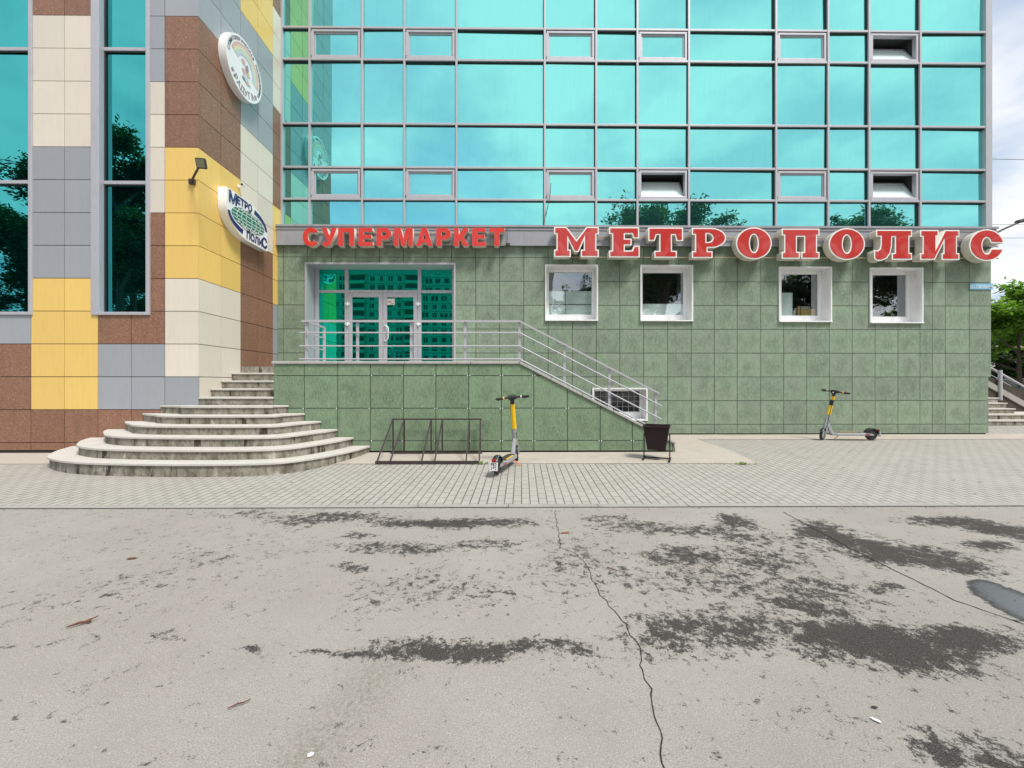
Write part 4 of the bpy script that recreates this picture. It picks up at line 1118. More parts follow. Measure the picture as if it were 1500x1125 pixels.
# ================================================================== SCOOTERS
def tyre(m_, r, w, c, axis): m_.lathe([(r * .68, -w * .4), (r * .86, -w * .5), (r * .97, -w * .32), (r, 0), (r * .97, w * .32), (r * .86, w * .5), (r * .68, w * .4)], c, axis, 28, closed=True)
def scooter(label, loc, rz, steer, label_band):
    s = thing('kick_scooter', label, 'electric scooter', loc, 'rental scooters parked on the pavement', rz)
    P = lambda m_, name, mat, par=None, sm=True, lab=None: (lambda o: (tag(o, lab) if lab else o))(m_.build(name, mat, par or s, smooth=sm, local=True))
    # x forward; rear axle at x=-.5, front axle at x=.5
    m_ = MB(); m_.prism([(-.36, -.075), (-.30, -.085), (.26, -.085), (.36, -.05), (.36, .05), (.26, .085), (-.30, .085), (-.36, .075)], lambda a, b, d: (a, b, d), .105, .165)
    dk_ = bevel(P(m_, 'deck', 'scooter_grey', sm=False), .012, 3)
    m_ = MB(); m_.prism([(-.29, -.066), (.22, -.066), (.28, -.04), (.28, .04), (.22, .066), (-.29, .066)], lambda a, b, d: (a, b, d), .1655, .170); P(m_, 'grip_mat', 'steel_dark', dk_, False)
    m_ = MB(); m_.box(-.24, .12, -.070, -.045, .171, .174); P(m_, 'deck_stripe', 'scooter_yellow', dk_, False)
    for x, nm in ((-.5, 'rear_wheel'),):
        m_ = MB(); tyre(m_, .125, .055, (x, 0, .125), (0, 1, 0)); w_ = P(m_, nm, 'rubber')
        m_ = MB(); m_.lathe([(0, -.026), (.05, -.03), (.086, -.02), (.086, .02), (.05, .03), (0, .026)], (x, 0, .125), (0, 1, 0), 20); P(m_, 'hub', 'scooter_black', w_)
    m_ = MB()
    for sy in (-1, 1): m_.prism([(-.34, .11), (-.30, .16), (-.47, .155), (-.52, .135), (-.52, .11)], lambda a, b, d, sy=sy: (a, sy * d, b), .045, .06)
    P(m_, 'rear_fork', 'scooter_grey', None, False)
    # rear mudguard
    m_ = MB(); n_ = 14; base = 0
    for k in range(n_ + 1):
        a_ = R(5 + 165 * k / n_)
        for (rr, yy_) in ((.135, -.045), (.150, -.03), (.153, 0), (.150, .03), (.135, .045)):
            m_.v.append((-.5 - math.cos(a_) * rr * (1.0), yy_, .125 + math.sin(a_) * rr))
        if k:
            for q in range(4): m_.face([(k - 1) * 5 + q, (k - 1) * 5 + q + 1, k * 5 + q + 1, k * 5 + q])
    mg = P(m_, 'mudguard', 'scooter_black')
    m_ = MB(); m_.box(-.665, -.640, -.032, .032, .205, .245); bevel(P(m_, 'tail_light', 'lens_red', None, False), .008)
    m_ = MB(); m_.hexa([(-.672, -.058, .085), (-.672, .058, .085), (-.666, .058, .085), (-.666, -.058, .085), (-.658, -.058, .198), (-.658, .058, .198), (-.652, .058, .198), (-.652, -.058, .198)])
    pl_ = P(m_, 'number_plate', 'sign_white', None, False)
    m_ = MB(); m_.hexa([(-.655, -.02, .14), (-.655, .02, .14), (-.60, .02, .15), (-.60, -.02, .15), (-.655, -.02, .22), (-.655, .02, .22), (-.60, .02, .22), (-.60, -.02, .22)]); P(m_, 'plate_bracket', 'scooter_black', None, False)
    for q, tx_ in enumerate(('PE2', '592')):
        tm = text_mesh(tx_, .060, .001, .0006)
        o = bpy.data.objects.new('plate_text', tm); tm.materials.append(M['ink_black']); C.objects.link(o)
        o.parent = pl_; WL = WLOCL[pl_]
        o.location = Vector((-.664 - .010 * q, 0, .15 - .052 * q)) - WL + Vector((-.0035 + .006 * q, 0, 0)); o.rotation_euler = (R(90), 0, R(-90)); o.rotation_euler.rotate_axis('X', R(-6))
    # indicator sides, kickstand
    m_ = MB()
    for sy in (-1, 1): m_.box(-.42, -.33, sy * .088 - .004, sy * .088 + .004, .12, .145)
    P(m_, 'side_reflector', 'lens_red', None, False)
    m_ = MB(); m_.path([(.12, -.06, .11), (.14, -.13, .05), (.16, -.17, .006)], .008, 6); P(m_, 'kickstand', 'scooter_orange')
    # neck: folding bracket from deck to the head tube
    m_ = MB(); m_.hexa([(.28, -.03, .12), (.36, -.03, .12), (.36, .03, .12), (.28, .03, .12), (.40, -.024, .40), (.46, -.024, .38), (.46, .024, .38), (.40, .024, .40)])
    bevel(P(m_, 'neck', 'scooter_grey', None, False), .008)
    # steered assembly: axis through (.5,0,.125) leaning back
    ax0, ax1 = Vector((.47, 0, .30)), Vector((.27, 0, 1.08)); ad_ = (ax1 - ax0).normalized()
    rot = Matrix.Translation(ax0) @ Matrix.Rotation(steer, 4, ad_) @ Matrix.Translation(-ax0)
    def S(m_, name, mat, par=None, sm=True, lab=None):
        m_.v = [tuple(rot @ Vector(v)) for v in m_.v]; return P(m_, name, mat, par, sm, lab)
    m_ = MB(); tyre(m_, .125, .052, (.53, 0, .125), (0, 1, 0)); fw_ = S(m_, 'front_wheel', 'rubber')
    m_ = MB(); m_.lathe([(0, -.026), (.04, -.03), (.086, -.02), (.086, .02), (.04, .03), (0, .026)], (.53, 0, .125), (0, 1, 0), 20); S(m_, 'hub', 'scooter_grey', fw_)
    m_ = MB()
    for sy in (-1, 1): m_.path([(.53, sy * .045, .125), (.49, sy * .045, .27), (.465, sy * .02, .33)], .015, 8)
    S(m_, 'fork', 'scooter_grey')
    m_ = MB(); n_ = 8
    for k in range(n_ + 1):
        a_ = R(35 + 110 * k / n_)
        for (rr, yy_) in ((.135, -.036), (.145, -.02), (.145, .02), (.135, .036)): m_.v.append((.53 + math.cos(a_) * rr, yy_, .125 + math.sin(a_) * rr))
        if k:
            for q in range(3): m_.face([(k - 1) * 4 + q, (k - 1) * 4 + q + 1, k * 4 + q + 1, k * 4 + q])
    S(m_, 'front_mudguard', 'scooter_black')
    A = lambda f: ax0 + (ax1 - ax0) * f
    m_ = MB(); m_.tube(A(0), A(.34), .042, .038, 12); low = S(m_, 'lower_stem', 'scooter_grey')
    m_ = MB(); m_.box(.40, .45, -.036, -.034, .40, .44); m_.box(.37, .42, -.035, -.033, .46, .50); S(m_, 'stem_marking', 'ink_black', low, False)
    m_ = MB(); m_.tube(A(.341), A(.60), .040, .038, 12); S(m_, 'yellow_sleeve', 'scooter_yellow')
    m_ = MB(); m_.tube(A(.601), A(.76), .038, .036, 12); S(m_, 'upper_sleeve', label_band)
    m_ = MB(); m_.tube(A(.761), A(.86), .036, .035, 12); S(m_, 'yellow_sleeve', 'scooter_yellow')
    m_ = MB(); m_.tube(A(.861), A(1.0), .032, .032, 12); S(m_, 'head_tube', 'scooter_black')
    m_ = MB(); m_.hexa([(.19, -.07, 1.045), (.34, -.05, 1.03), (.34, .05, 1.03), (.19, .07, 1.045), (.19, -.075, 1.10), (.33, -.055, 1.12), (.33, .055, 1.12), (.19, .075, 1.10)])
    bevel(S(m_, 'dashboard', 'scooter_black', None, False), .015, 3)
    m_ = MB(); m_.box(.338, .350, -.012, .012, 1.05, 1.075); S(m_, 'headlight', 'lens_white', None, False)
    m_ = MB(); m_.path([(.23, -.17, 1.075), (.26, -.10, 1.075), (.27, 0, 1.075), (.26, .10, 1.075), (.23, .17, 1.075)], .016, 8); S(m_, 'handlebar', 'scooter_black')
    for sy in (-1, 1):
        m_ = MB(); m_.tube((.235, sy * .155, 1.075), (.20, sy * .265, 1.072), .021, .020, 10); S(m_, 'grip', 'rubber')
        m_ = MB(); m_.tube((.240, sy * .135, 1.075), (.234, sy * .155, 1.075), .020, n=10); S(m_, 'grip_ring', 'scooter_yellow' if sy > 0 else 'lens_white')
        m_ = MB(); m_.path([(.26, sy * .11, 1.07), (.30, sy * .16, 1.055), (.27, sy * .235, 1.045)], .005, 6); S(m_, 'brake_lever', 'steel_dark')
    m_ = MB(); m_.path([(.31, .02, 1.05), (.37, .03, .95), (.40, .03, .7), (.46, .035, .45), (.50, .04, .25)], .006, 6); S(m_, 'brake_cable', 'cable_black')
    return s
def text_mesh(txt, size, ext, offset=0.0, align='CENTER', space=1.0):
    c = bpy.data.curves.new('text', 'FONT'); c.body = txt; c.size = size; c.extrude = ext; c.align_x = align; c.offset = offset; c.space_character = space
    o = bpy.data.objects.new('text', c); C.objects.link(o)
    dg = bpy.context.evaluated_depsgraph_get(); dg.update()
    me = bpy.data.meshes.new_from_object(o.evaluated_get(dg)); bpy.data.objects.remove(o)
    return me
sx_, sy_ = -.17 + .16, 5.98 + .5
h1 = math.atan2(1.02, .30)
scooter('yellow and grey rental scooter with a number plate, beside the bicycle rack', (-.015, 6.43, pz(6.43)), h1, R(22), 'scooter_yellow')
scooter('rental scooter with a black and yellow stem, side-on before the long green wall', (7.53, 9.18, .004), math.pi - R(4), R(38), 'scooter_black')

# ================================================================== SIGNS
def curve_mesh(loops, ext, offset=0.0, res=1):
    c = bpy.data.curves.new('shape', 'CURVE'); c.dimensions = '2D'; c.fill_mode = 'BOTH'; c.extrude = ext; c.offset = offset
    for lp in loops:
        sp = c.splines.new('POLY'); sp.points.add(len(lp) - 1)
        for q, (x, y) in enumerate(lp): sp.points[q].co = (x, y, 0, 1)
        sp.use_cyclic_u = True
    o = bpy.data.objects.new('shape', c); C.objects.link(o)
    dg = bpy.context.evaluated_depsgraph_get(); dg.update()
    me = bpy.data.meshes.new_from_object(o.evaluated_get(dg)); bpy.data.objects.remove(o)
    return me
def upright(me, fn):
    for v in me.vertices: v.co = fn(*v.co)
    return me
FRONT = lambda x, y, z: Vector((x, -z, y))       # shape faces -Y
def put(me, name, mat, parent, wloc, fn=FRONT):
    upright(me, fn); me.materials.clear(); me.materials.append(M[mat])
    o = bpy.data.objects.new(name, me); C.objects.link(o); place(o, Vector(wloc), parent); return o
def arc(cx, cy, rx, ry, a0, a1, n=14): return [(cx + rx * math.cos(R(a0 + (a1 - a0) * k / n)), cy + ry * math.sin(R(a0 + (a1 - a0) * k / n))) for k in range(n + 1)]
SLAB = {
 'M': (1.46, [[(0,1),(.40,1),(.73,.56),(1.06,1),(1.46,1),(1.46,.76),(1.38,.76),(1.38,.24),(1.46,.24),(1.46,0),(.88,0),(.88,.24),(.98,.24),(.98,.58),(.80,.17),(.66,.17),(.46,.58),(.46,.24),(.54,.24),(.54,0),(0,0),(0,.24),(.08,.24),(.08,.76),(0,.76)]]),
 'E': (.98, [[(0,1),(.96,1),(.96,.64),(.78,.64),(.74,.78),(.50,.78),(.50,.62),(.72,.62),(.72,.40),(.50,.40),(.50,.22),(.74,.22),(.80,.38),(.98,.38),(.98,0),(0,0),(0,.22),(.10,.22),(.10,.78),(0,.78)]]),
 'T': (1.12, [[(0,1),(1.12,1),(1.12,.56),(.92,.56),(.86,.76),(.76,.76),(.76,.22),(.92,.22),(.92,0),(.20,0),(.20,.22),(.36,.22),(.36,.76),(.26,.76),(.20,.56),(0,.56)]]),
 'P': (1.10, [[(0,1)] + arc(.62,.67,.48,.33,90,-90,18) + [(.50,.34),(.50,.22),(.66,.22),(.66,0),(0,0),(0,.22),(.10,.22),(.10,.78),(0,.78)], arc(.52,.67,.15,.14,80,-80,10) + [(.46,.53),(.46,.81)]]),
 'O': (1.17, [arc(.585,.5,.585,.53,0,359,47), arc(.585,.5,.135,.30,0,359,31)]),
 'PE': (1.20, [[(0,1),(1.20,1),(1.20,.78),(1.12,.78),(1.12,.22),(1.20,.22),(1.20,0),(.63,0),(.63,.22),(.72,.22),(.72,.74),(.48,.74),(.48,.22),(.57,.22),(.57,0),(0,0),(0,.22),(.08,.22),(.08,.78),(0,.78)]]),
 'L': (1.14, [[(.06,1),(1.14,1),(1.14,.78),(1.06,.78),(1.06,.22),(1.14,.22),(1.14,0),(.54,0),(.54,.22),(.63,.22),(.63,.76),(.54,.76),(.53,.45),(.48,.20),(.38,.04),(.22,-.04),(.08,-.03),(0,.04),(0,.32),(.10,.30),(.17,.36),(.20,.5),(.20,.78),(.06,.78)]]),
 'I': (1.25, [[(0,1),(.58,1),(.58,.80),(.51,.80),(.51,.42),(.79,1),(1.25,1),(1.25,.78),(1.17,.78),(1.17,.22),(1.25,.22),(1.25,0),(.69,0),(.69,.22),(.75,.22),(.75,.60),(.46,0),(0,0),(0,.22),(.08,.22),(.08,.78),(0,.78)]]),
 'C': (1.14, [arc(.57,.5,.57,.53,8,347,44) + [(.72,.38)] + arc(.57,.48,.15,.27,-30,-330,20) + [(.74,.575)]]),
}
def setsign(dim_front_y, h, letters, glyphs, mats, parent, depth, inset, zoff, facename, skew=0):
    for (key, lab, xa, xb, yb) in letters:
        w_, loops = glyphs[key]
        X0, X1 = PX(xa, dim_front_y), PX(xb, dim_front_y)
        z0_ = PZ(yb, X0, dim_front_y); sx = (X1 - X0) / w_
        lp = [[(a * sx, b * h) for a, b in L_] for L_ in loops]
        body = put(curve_mesh(lp, depth / 2 - .006), 'letter', mats[0], parent, (X0, dim_front_y + depth / 2 + .012, z0_))
        tag(body, lab)
        rim = put(curve_mesh(lp, .006, .004), 'rim', mats[1], body, (X0, dim_front_y + .011, z0_))
        put(curve_mesh(lp, .003, -inset), facename, mats[2], body, (X0, dim_front_y + .001, z0_))
SFY = 9.86
ms = thing('shop_sign', 'large red slab-serif letters МЕТРОПОЛИС with white rims across the facade', 'sign', (6.5, 10.05, 4.3))
h_ = 43.5 / F * 9.93
LET = [('M', 'red letter М', 829.5-17.5+.0, 877, 376.5), ('E', 'red letter Е', 893, 937.5, 376.8), ('T', 'red letter Т', 949.5, 1000.5, 377.5), ('P', 'red letter Р', 1013, 1063.5, 378.5), ('O', 'red letter О', 1077.5, 1130, 379.0)]
LET = [('M', 'red letter М', 812, 877, 376), ('E', 'red letter Е', 892.5, 937, 376.5), ('T', 'red letter Т', 950, 1000.5, 377), ('P', 'red letter Р', 1014, 1063.5, 377.5), ('O', 'red letter О', 1078.5, 1130.5, 378),
    ('PE', 'red letter П', 1145.5, 1200.5, 378.5), ('O', 'second red letter О', 1214.5, 1267, 379), ('L', 'red letter Л', 1281, 1336, 380), ('I', 'red letter И', 1348.5, 1405.5, 380.3), ('C', 'red letter С', 1420.5, 1471, 380.5)]
setsign(SFY, h_, LET, SLAB, ('letter_cream', 'letter_rim', 'letter_red'), ms, .20, .026, 0, 'letter_face')
m_ = MB(); m_.box(PX(815, 10.1), PX(1462, 10.1), 10.075, 10.10, 4.315, 4.335); m_.box(PX(815, 10.1), PX(1462, 10.1), 10.075, 10.10, 4.80, 4.82); m_.build('mounting_rail', 'pipe_beige', ms)

SANS = {
 'C': (.92, [arc(.46,.5,.46,.52,38,322,34) + [(.60,.30)] + arc(.47,.5,.19,.27,-45,-315,18) + [(.60,.70)]]),
 'U': (.90, [[(0,1),(.30,1),(.47,.55),(.61,1),(.90,1),(.60,.22),(.50,.05),(.36,-.01),(.08,-.01),(.08,.21),(.22,.21),(.30,.27),(.32,.33)]]),
 'PE': (.92, [[(0,1),(.92,1),(.92,0),(.64,0),(.64,.76),(.28,.76),(.28,0),(0,0)]]),
 'E': (.80, [[(0,1),(.78,1),(.78,.78),(.29,.78),(.29,.62),(.72,.62),(.72,.41),(.29,.41),(.29,.22),(.80,.22),(.80,0),(0,0)]]),
 'P': (.83, [[(0,1)] + arc(.50,.68,.33,.32,90,-90,14) + [(.29,.36),(.29,0),(0,0)], arc(.44,.68,.11,.11,80,-80,8) + [(.29,.57),(.29,.79)]]),
 'M': (1.08, [[(0,1),(.38,1),(.54,.42),(.70,1),(1.08,1),(1.08,0),(.83,0),(.83,.72),(.66,0),(.42,0),(.25,.72),(.25,0),(0,0)]]),
 'A': (.98, [[(.34,1),(.64,1),(.98,0),(.69,0),(.64,.17),(.34,.17),(.29,0),(0,0)], [(.40,.38),(.58,.38),(.49,.70)]]),
 'K': (.88, [[(0,1),(.28,1),(.28,.62),(.54,.97),(.62,1),(.84,1),(.84,.78),(.76,.78),(.56,.53),(.88,0),(.55,0),(.36,.36),(.28,.28),(.28,0),(0,0)]]),
 'T': (.88, [[(0,1),(.88,1),(.88,.76),(.58,.76),(.58,0),(.30,0),(.30,.76),(0,.76)]]),
}
ss = thing('supermarket_sign', 'bright red block letters СУПЕРМАРКЕТ above the entrance doors', 'sign', (-2.5, 10.05, 4.6))
SY2 = 9.93
def sp(z): return 430 + z / 4.054
L2 = [('C', 'red letter С', sp(54), sp(153)), ('U', 'red letter У', sp(166), sp(256)), ('PE', 'red letter П', sp(265), sp(360)), ('E', 'first red letter Е', sp(386), sp(470)), ('P', 'first red letter Р', sp(493), sp(580)),
      ('M', 'red letter М', sp(597), sp(708)), ('A', 'red letter А', sp(727), sp(826)), ('P', 'second red letter Р', sp(848), sp(934)), ('K', 'red letter К', sp(953), sp(1041)), ('E', 'second red letter Е', sp(1061), sp(1143)), ('T', 'red letter Т', sp(1162), sp(1252))]
setsign(SY2, 26.3 / F * 9.95, [(a, b, c_, d, 360.2) for a, b, c_, d in L2], SANS, ('letter_cream', 'letter_cream', 'letter_bright_red'), ss, .15, .0, 0, 'letter_face')
m_ = MB(); m_.box(PX(446, 10.1), PX(738, 10.1), 10.10, 10.115, 4.64, 4.66); m_.box(PX(446, 10.1), PX(738, 10.1), 10.10, 10.115, 4.90, 4.92); m_.build('mounting_rail', 'pipe_beige', ss)
tag(MB().box(PX(741, 10.1), PX(747, 10.1), 10.04, 10.12, 4.60, 4.65).build('junction_box', 'steel_dark'), 'small dark cable box at the end of the SUPERMARKET lettering', 'junction box')
cable('cable', 'thin cable running down the grey band right of the red letter Т', [(PX(743, 10.1), 10.09, 5.05), (PX(743, 10.1), 10.09, 4.65)], .006)

# --- signs on the side face (they face +X); local a = along +Y, b = up
def side(me, name, mat, parent, X, Y, Z): return put(me, name, mat, parent, (X, Y, Z), lambda x, y, z: Vector((z, x, y)))
SX = LX + .20
y0_, y1_, zb_, zt_ = 8.10, 9.47, 4.24, 5.07
W_, H_ = y1_ - y0_, zt_ - zb_
leaf = [(0, H_ * .995)] + [(.02, H_)] + [(W_ * .48, H_)] + arc(W_ * .48, H_ * .36, W_ * .52, H_ * .64, 88, 0, 16) + [(W_, .02), (W_ - .02, 0), (W_ * .52, 0)] + arc(W_ * .52, H_ * .62, W_ * .52, H_ * .62, 268, 180, 16)
es = thing('lightbox_sign', 'white leaf-shaped lightbox sign with a green globe and navy words МЕТРОПОЛИС', 'sign', (LX, (y0_ + y1_) / 2, zb_))
bd = side(curve_mesh([leaf], .085), 'box', 'sign_white', es, LX + .09, y0_, zb_)
def sp_(me, mat, lay, name): return side(me, name, mat, es, LX + .178 + .003 * lay, y0_, zb_)
gc = (W_ * .50, H_ * .50)
def rotp(pts, ang=R(0)): return [(gc[0] + (x - gc[0]) * math.cos(ang) - (y - gc[1]) * math.sin(ang), gc[1] + (x - gc[0]) * math.sin(ang) + (y - gc[1]) * math.cos(ang)) for x, y in pts]
sp_(curve_mesh([arc(gc[0], gc[1], W_ * .40, H_ * .245, 0, 359, 59)], .001), 'sign_green', 1, 'globe')
# white graticule
def ring(cx, cy, rx, ry, t_): return [arc(cx, cy, rx + t_, ry + t_, 0, 359, 59), arc(cx, cy, max(.001, rx - t_), max(.001, ry - t_), 0, 359, 59)]
grid = MB()
def band(pts, w_):
    for i in range(len(pts) - 1):
        (ax, ay), (bx_, by_) = pts[i], pts[i + 1]; dx, dy = bx_ - ax, by_ - ay; l = math.hypot(dx, dy) or 1
        n_ = len(grid.v); grid.v.extend([(SX, y0_ + ax - dy / l * w_, zb_ + ay + dx / l * w_), (SX, y0_ + bx_ - dy / l * w_, zb_ + by_ + dx / l * w_), (SX, y0_ + bx_ + dy / l * w_, zb_ + by_ - dx / l * w_), (SX, y0_ + ax + dy / l * w_, zb_ + ay - dx / l * w_)]); grid.face([n_, n_ + 1, n_ + 2, n_ + 3])
for f_ in (.18, .45, .72): band(arc(gc[0], gc[1], W_ * .40 * f_, H_ * .242, 0, 360, 32), .008)
for f_ in (-.66, -.33, 0, .33, .66):
    hw = W_ * .40 * math.sqrt(1 - f_ ** 2); yy_ = gc[1] + H_ * .242 * f_
    band([(gc[0] - hw + hw * 2 * q / 12, yy_ - f_ * .0 + .012 * math.sin(math.pi * q / 12) * (1 if f_ > 0 else -1)) for q in range(13)], .007)
grid.v = [(LX + .186, y, z) for x, y, z in grid.v]
grid.build('globe_grid', 'sign_white', es)
# navy crescents
top_c = arc(gc[0], gc[1], W_ * .48, H_ * .42, 72, 2, 18) + arc(gc[0], gc[1], W_ * .43, H_ * .30, 2, 72, 18)
bot_c = arc(gc[0], gc[1], W_ * .48, H_ * .42, 252, 182, 18) + arc(gc[0], gc[1], W_ * .43, H_ * .30, 182, 252, 18)
sp_(curve_mesh([top_c], .001), 'sign_navy', 1, 'swoosh'); sp_(curve_mesh([bot_c], .001), 'sign_navy', 1, 'swoosh')
def side_text(txt, size, a_, b_, lay, mat, off=.006, sx=1.0, name='lettering', parent=None, base=None):
    me = text_mesh(txt, size, .001, off, 'LEFT')
    me.transform(Matrix.Scale(sx, 4, (1, 0, 0)))
    p = base or (LX + .178 + .003 * lay, y0_, zb_)
    return side(me, name, mat, parent or es, p[0], p[1] + a_, p[2] + b_)
side_text('М', .30, .05, H_ * .70, 1, 'sign_navy', .010); side_text('ЕТРО', .20, .30, H_ * .78, 1, 'sign_navy', .008, .95)
side_text('ПОЛИ', .20, W_ * .44, H_ * .06, 1, 'sign_navy', .008, .95); side_text('С', .30, W_ * .83, H_ * .06, 1, 'sign_navy', .010)

ry, rz_, rad = 8.70, 7.78, .59
rs = thing('round_sign', 'round white lightbox sign with a rainbow and the word РАДУГА', 'sign', (LX, ry, rz_ - rad))
side(curve_mesh([arc(0, 0, rad, rad, 0, 359, 71)], .075), 'box', 'sign_white', rs, LX + .08, ry, rz_)
cols_ = ['band_red', 'band_orange', 'band_yellow', 'band_green', 'band_blue', 'band_violet']
for q, cn in enumerate(cols_):
    ro, ri = .455 - .036 * q, .455 - .036 * (q + 1)
    side(curve_mesh([arc(0, 0, ro, ro, 160, -18, 40) + arc(0, 0, ri, ri, -18, 160, 40)], .001), 'rainbow_band', cn, rs, LX + .159, ry, rz_)
# small printed motif: loose colour patches
random.seed(11)
for (a_, b_, ra, rb, mt) in [(-.06, .12, .06, .05, 'band_red'), (.06, .05, .05, .08, 'ink_grey'), (-.04, -.06, .06, .05, 'band_red'), (.10, -.05, .06, .05, 'band_orange'), (.02, -.17, .09, .05, 'band_blue'), (-.05, -.22, .06, .02, 'ink_grey'), (.08, -.24, .10, .03, 'band_red')]:
    side(curve_mesh([[(x * (1 + .25 * math.sin(5 * k)), y) for k, (x, y) in enumerate(arc(0, 0, ra, rb, 0, 345, 17))]], .001), 'printed_patch', mt, rs, LX + .163, ry + a_, rz_ + b_)
def arc_text(txt, rr, size, a0, a1, mat, up=True, off=0.0):
    n_ = len(txt); obs = []
    allv = []
    bmt = bmesh.new()
    for k, ch in enumerate(txt):
        if ch == ' ': continue
        a_ = R(a0 + (a1 - a0) * k / (n_ - 1)); me = text_mesh(ch, size, .001, off)
        rt = a_ - math.pi / 2 if up else a_ + math.pi / 2
        me.transform(Matrix.Translation((rr * math.cos(a_), rr * math.sin(a_), 0)) @ Matrix.Rotation(rt, 4, 'Z')); bmt.from_mesh(me)
    me = bpy.data.meshes.new('lettering'); bmt.to_mesh(me); bmt.free()
    side(me, 'lettering', mat, rs, LX + .159, ry, rz_)
arc_text('СТОМАТОЛОГИЧЕСКАЯ ПОЛИКЛИНИКА', .485, .085, 175, -30, 'ink_black', True, .001)
arc_text('«РАДУГА»', .53, .17, 216, 316, 'ink_grey', False, .004)

# street name plate
sn = thing('street_name_plate', 'small light blue street name plate near the right corner of the green wall', 'sign', (PX(1436, WY), WY - .02, 3.6))
xa, xb = PX(1420, WY), PX(1453.4, WY); za, zb = PZ(424, 11.7, WY), PZ(416, 11.7, WY)
pl_ = MB().box(xa, xb, WY - .022, WY - .004, za, zb).build('plate', 'street_blue', sn)
put(text_mesh('ул. Гагарина', .10, .001, .001), 'lettering', 'sign_white', sn, ((xa + xb) / 2, WY - .025, za + .035))

# floodlight and cameras
fl = thing('floodlight', 'small black floodlight on a short arm at the yellow corner panels', 'floodlight', (-5.72, 7.6, 4.9))
m_ = MB(); m_.box(-5.76, -5.66, 7.55, 7.598, 4.86, 4.95); m_.path([(-5.71, 7.56, 4.90), (-5.56, 7.42, 4.93), (-5.33, 7.22, 4.98)], .018, 8); m_.build('arm', 'steel_dark', fl)
hc = Vector((-5.27, 7.18, 5.03)); n1_ = Vector((.15, -.85, -.35)).normalized(); u_ = n1_.cross(Vector((0, 0, 1))).normalized(); v_ = u_.cross(n1_)
def obox(m_, c_, u, v, n, hu, hv, n0, n1, mi=0): m_.hexa([c_ + u * a + v * b + n * d for d in (n0, n1) for a, b in ((-hu, -hv), (hu, -hv), (hu, hv), (-hu, hv))], mi)
m_ = MB(); obox(m_, hc, u_, v_, n1_, .082, .085, -.05, .0); bevel(m_.build('housing', 'steel_dark', fl), .02, 3)
m_ = MB(); obox(m_, hc, u_, v_, n1_, .062, .065, .001, .006); m_.build('lens', 'lens_olive', fl)
def cctv(label, loc, d):
    o = thing('security_camera', label, 'camera', loc); d = Vector(d).normalized(); L0 = Vector(loc)
    m_ = MB(); m_.lathe([(0, 0), (.035, 0), (.035, .02), (0, .02)], L0, d, 12); m_.path([L0, L0 + d * .07, L0 + d * .10 + Vector((0, 0, .02))], .012, 8); m_.build('bracket', 'sign_white', o, smooth=True)
    e = Vector((.3, -.9, -.15)).normalized(); c0 = L0 + d * .10 + Vector((0, 0, .02)) - e * .04
    m_ = MB(); m_.tube(c0, c0 + e * .13, .030, n=12); m_.build('body', 'sign_white', o, smooth=True)
    m_ = MB(); m_.tube(c0 + e * .131, c0 + e * .14, .022, n=12); m_.build('lens', 'ink_black', o)
cctv('small white camera on the side wall above the leaf-shaped lightbox sign', (LX + .002, 8.72, 5.36), (1, 0, 0))
cctv('small white camera under the last red letter at the right corner', (PX(1420, WY), WY - .002, PZ(377, 11.5, WY)), (0, -1, 0))

# ================================================================== RIGHT BACKGROUND: side stairs, car, trees, lamp
st_ = thing('side_steps', 'weathered concrete side stairs with a sloping wall beyond the right corner', 'steps', (15.4, 13.2, 0))
for i in range(5):
    Y0 = 12.35 + .32 * i; xr = 18.5 - .95 * i if i < 2 else PX([0, 0, 1486, 1474, 1462][i], Y0)
    z1_ = .16 * (i + 1); m_ = MB(); m_.box(11.95 + .3, xr, Y0, 15.5, z1_ - .2, z1_ - .036, 0); m_.box(12.25, xr + .02, Y0 - .02, 15.5, z1_ - .035, z1_, 1)
    m_.build('step', ['concrete_riser', 'concrete_tread'], st_)
Ys = 13.9
def pw(X): return PZ(565, 13, Ys) - (X - PX(1452, Ys)) * .56
m_ = MB(); a_, b_ = 13.2, 19.5
m_.prism([(a_, 0), (b_, 0), (b_, max(.1, pw(b_))), (a_, pw(a_) - .12)], lambda a, b, d: (a, d, b), Ys, Ys + .25); m_.build('flank_wall', 'rubble_shaded', st_)
m_ = MB(); m_.prism([(a_, pw(a_) - .11), (b_, pw(b_) - .11), (b_, pw(b_) + .09), (a_, pw(a_) + .09)], lambda a, b, d: (a, d, b), Ys - .04, Ys + .30); m_.build('coping', 'kerb_concrete', st_)
sr = thing('side_handrail', 'steel handrail on the sloping wall of the side stairs', 'railing', (16, Ys, .5))
m_ = MB(); m_.tube((a_, Ys + .1, pw(a_) + .66), (b_, Ys + .1, pw(b_) + .66), .035, n=10); m_.build('rail', 'rail_steel', sr, smooth=True)
m_ = MB(); m_.tube((a_, Ys + .1, pw(a_) + .42), (b_, Ys + .1, pw(b_) + .42), .018, n=10); m_.build('rail', 'rail_steel', sr, smooth=True)
for X in (PX(1462.5, Ys), PX(1462.5, Ys) + 1.6): m_ = MB(); m_.tube((X, Ys - .05, pw(X) - .35), (X, Ys - .05, pw(X) + .66), .055, n=12); m_.build('post', 'rail_steel', sr, smooth=True)

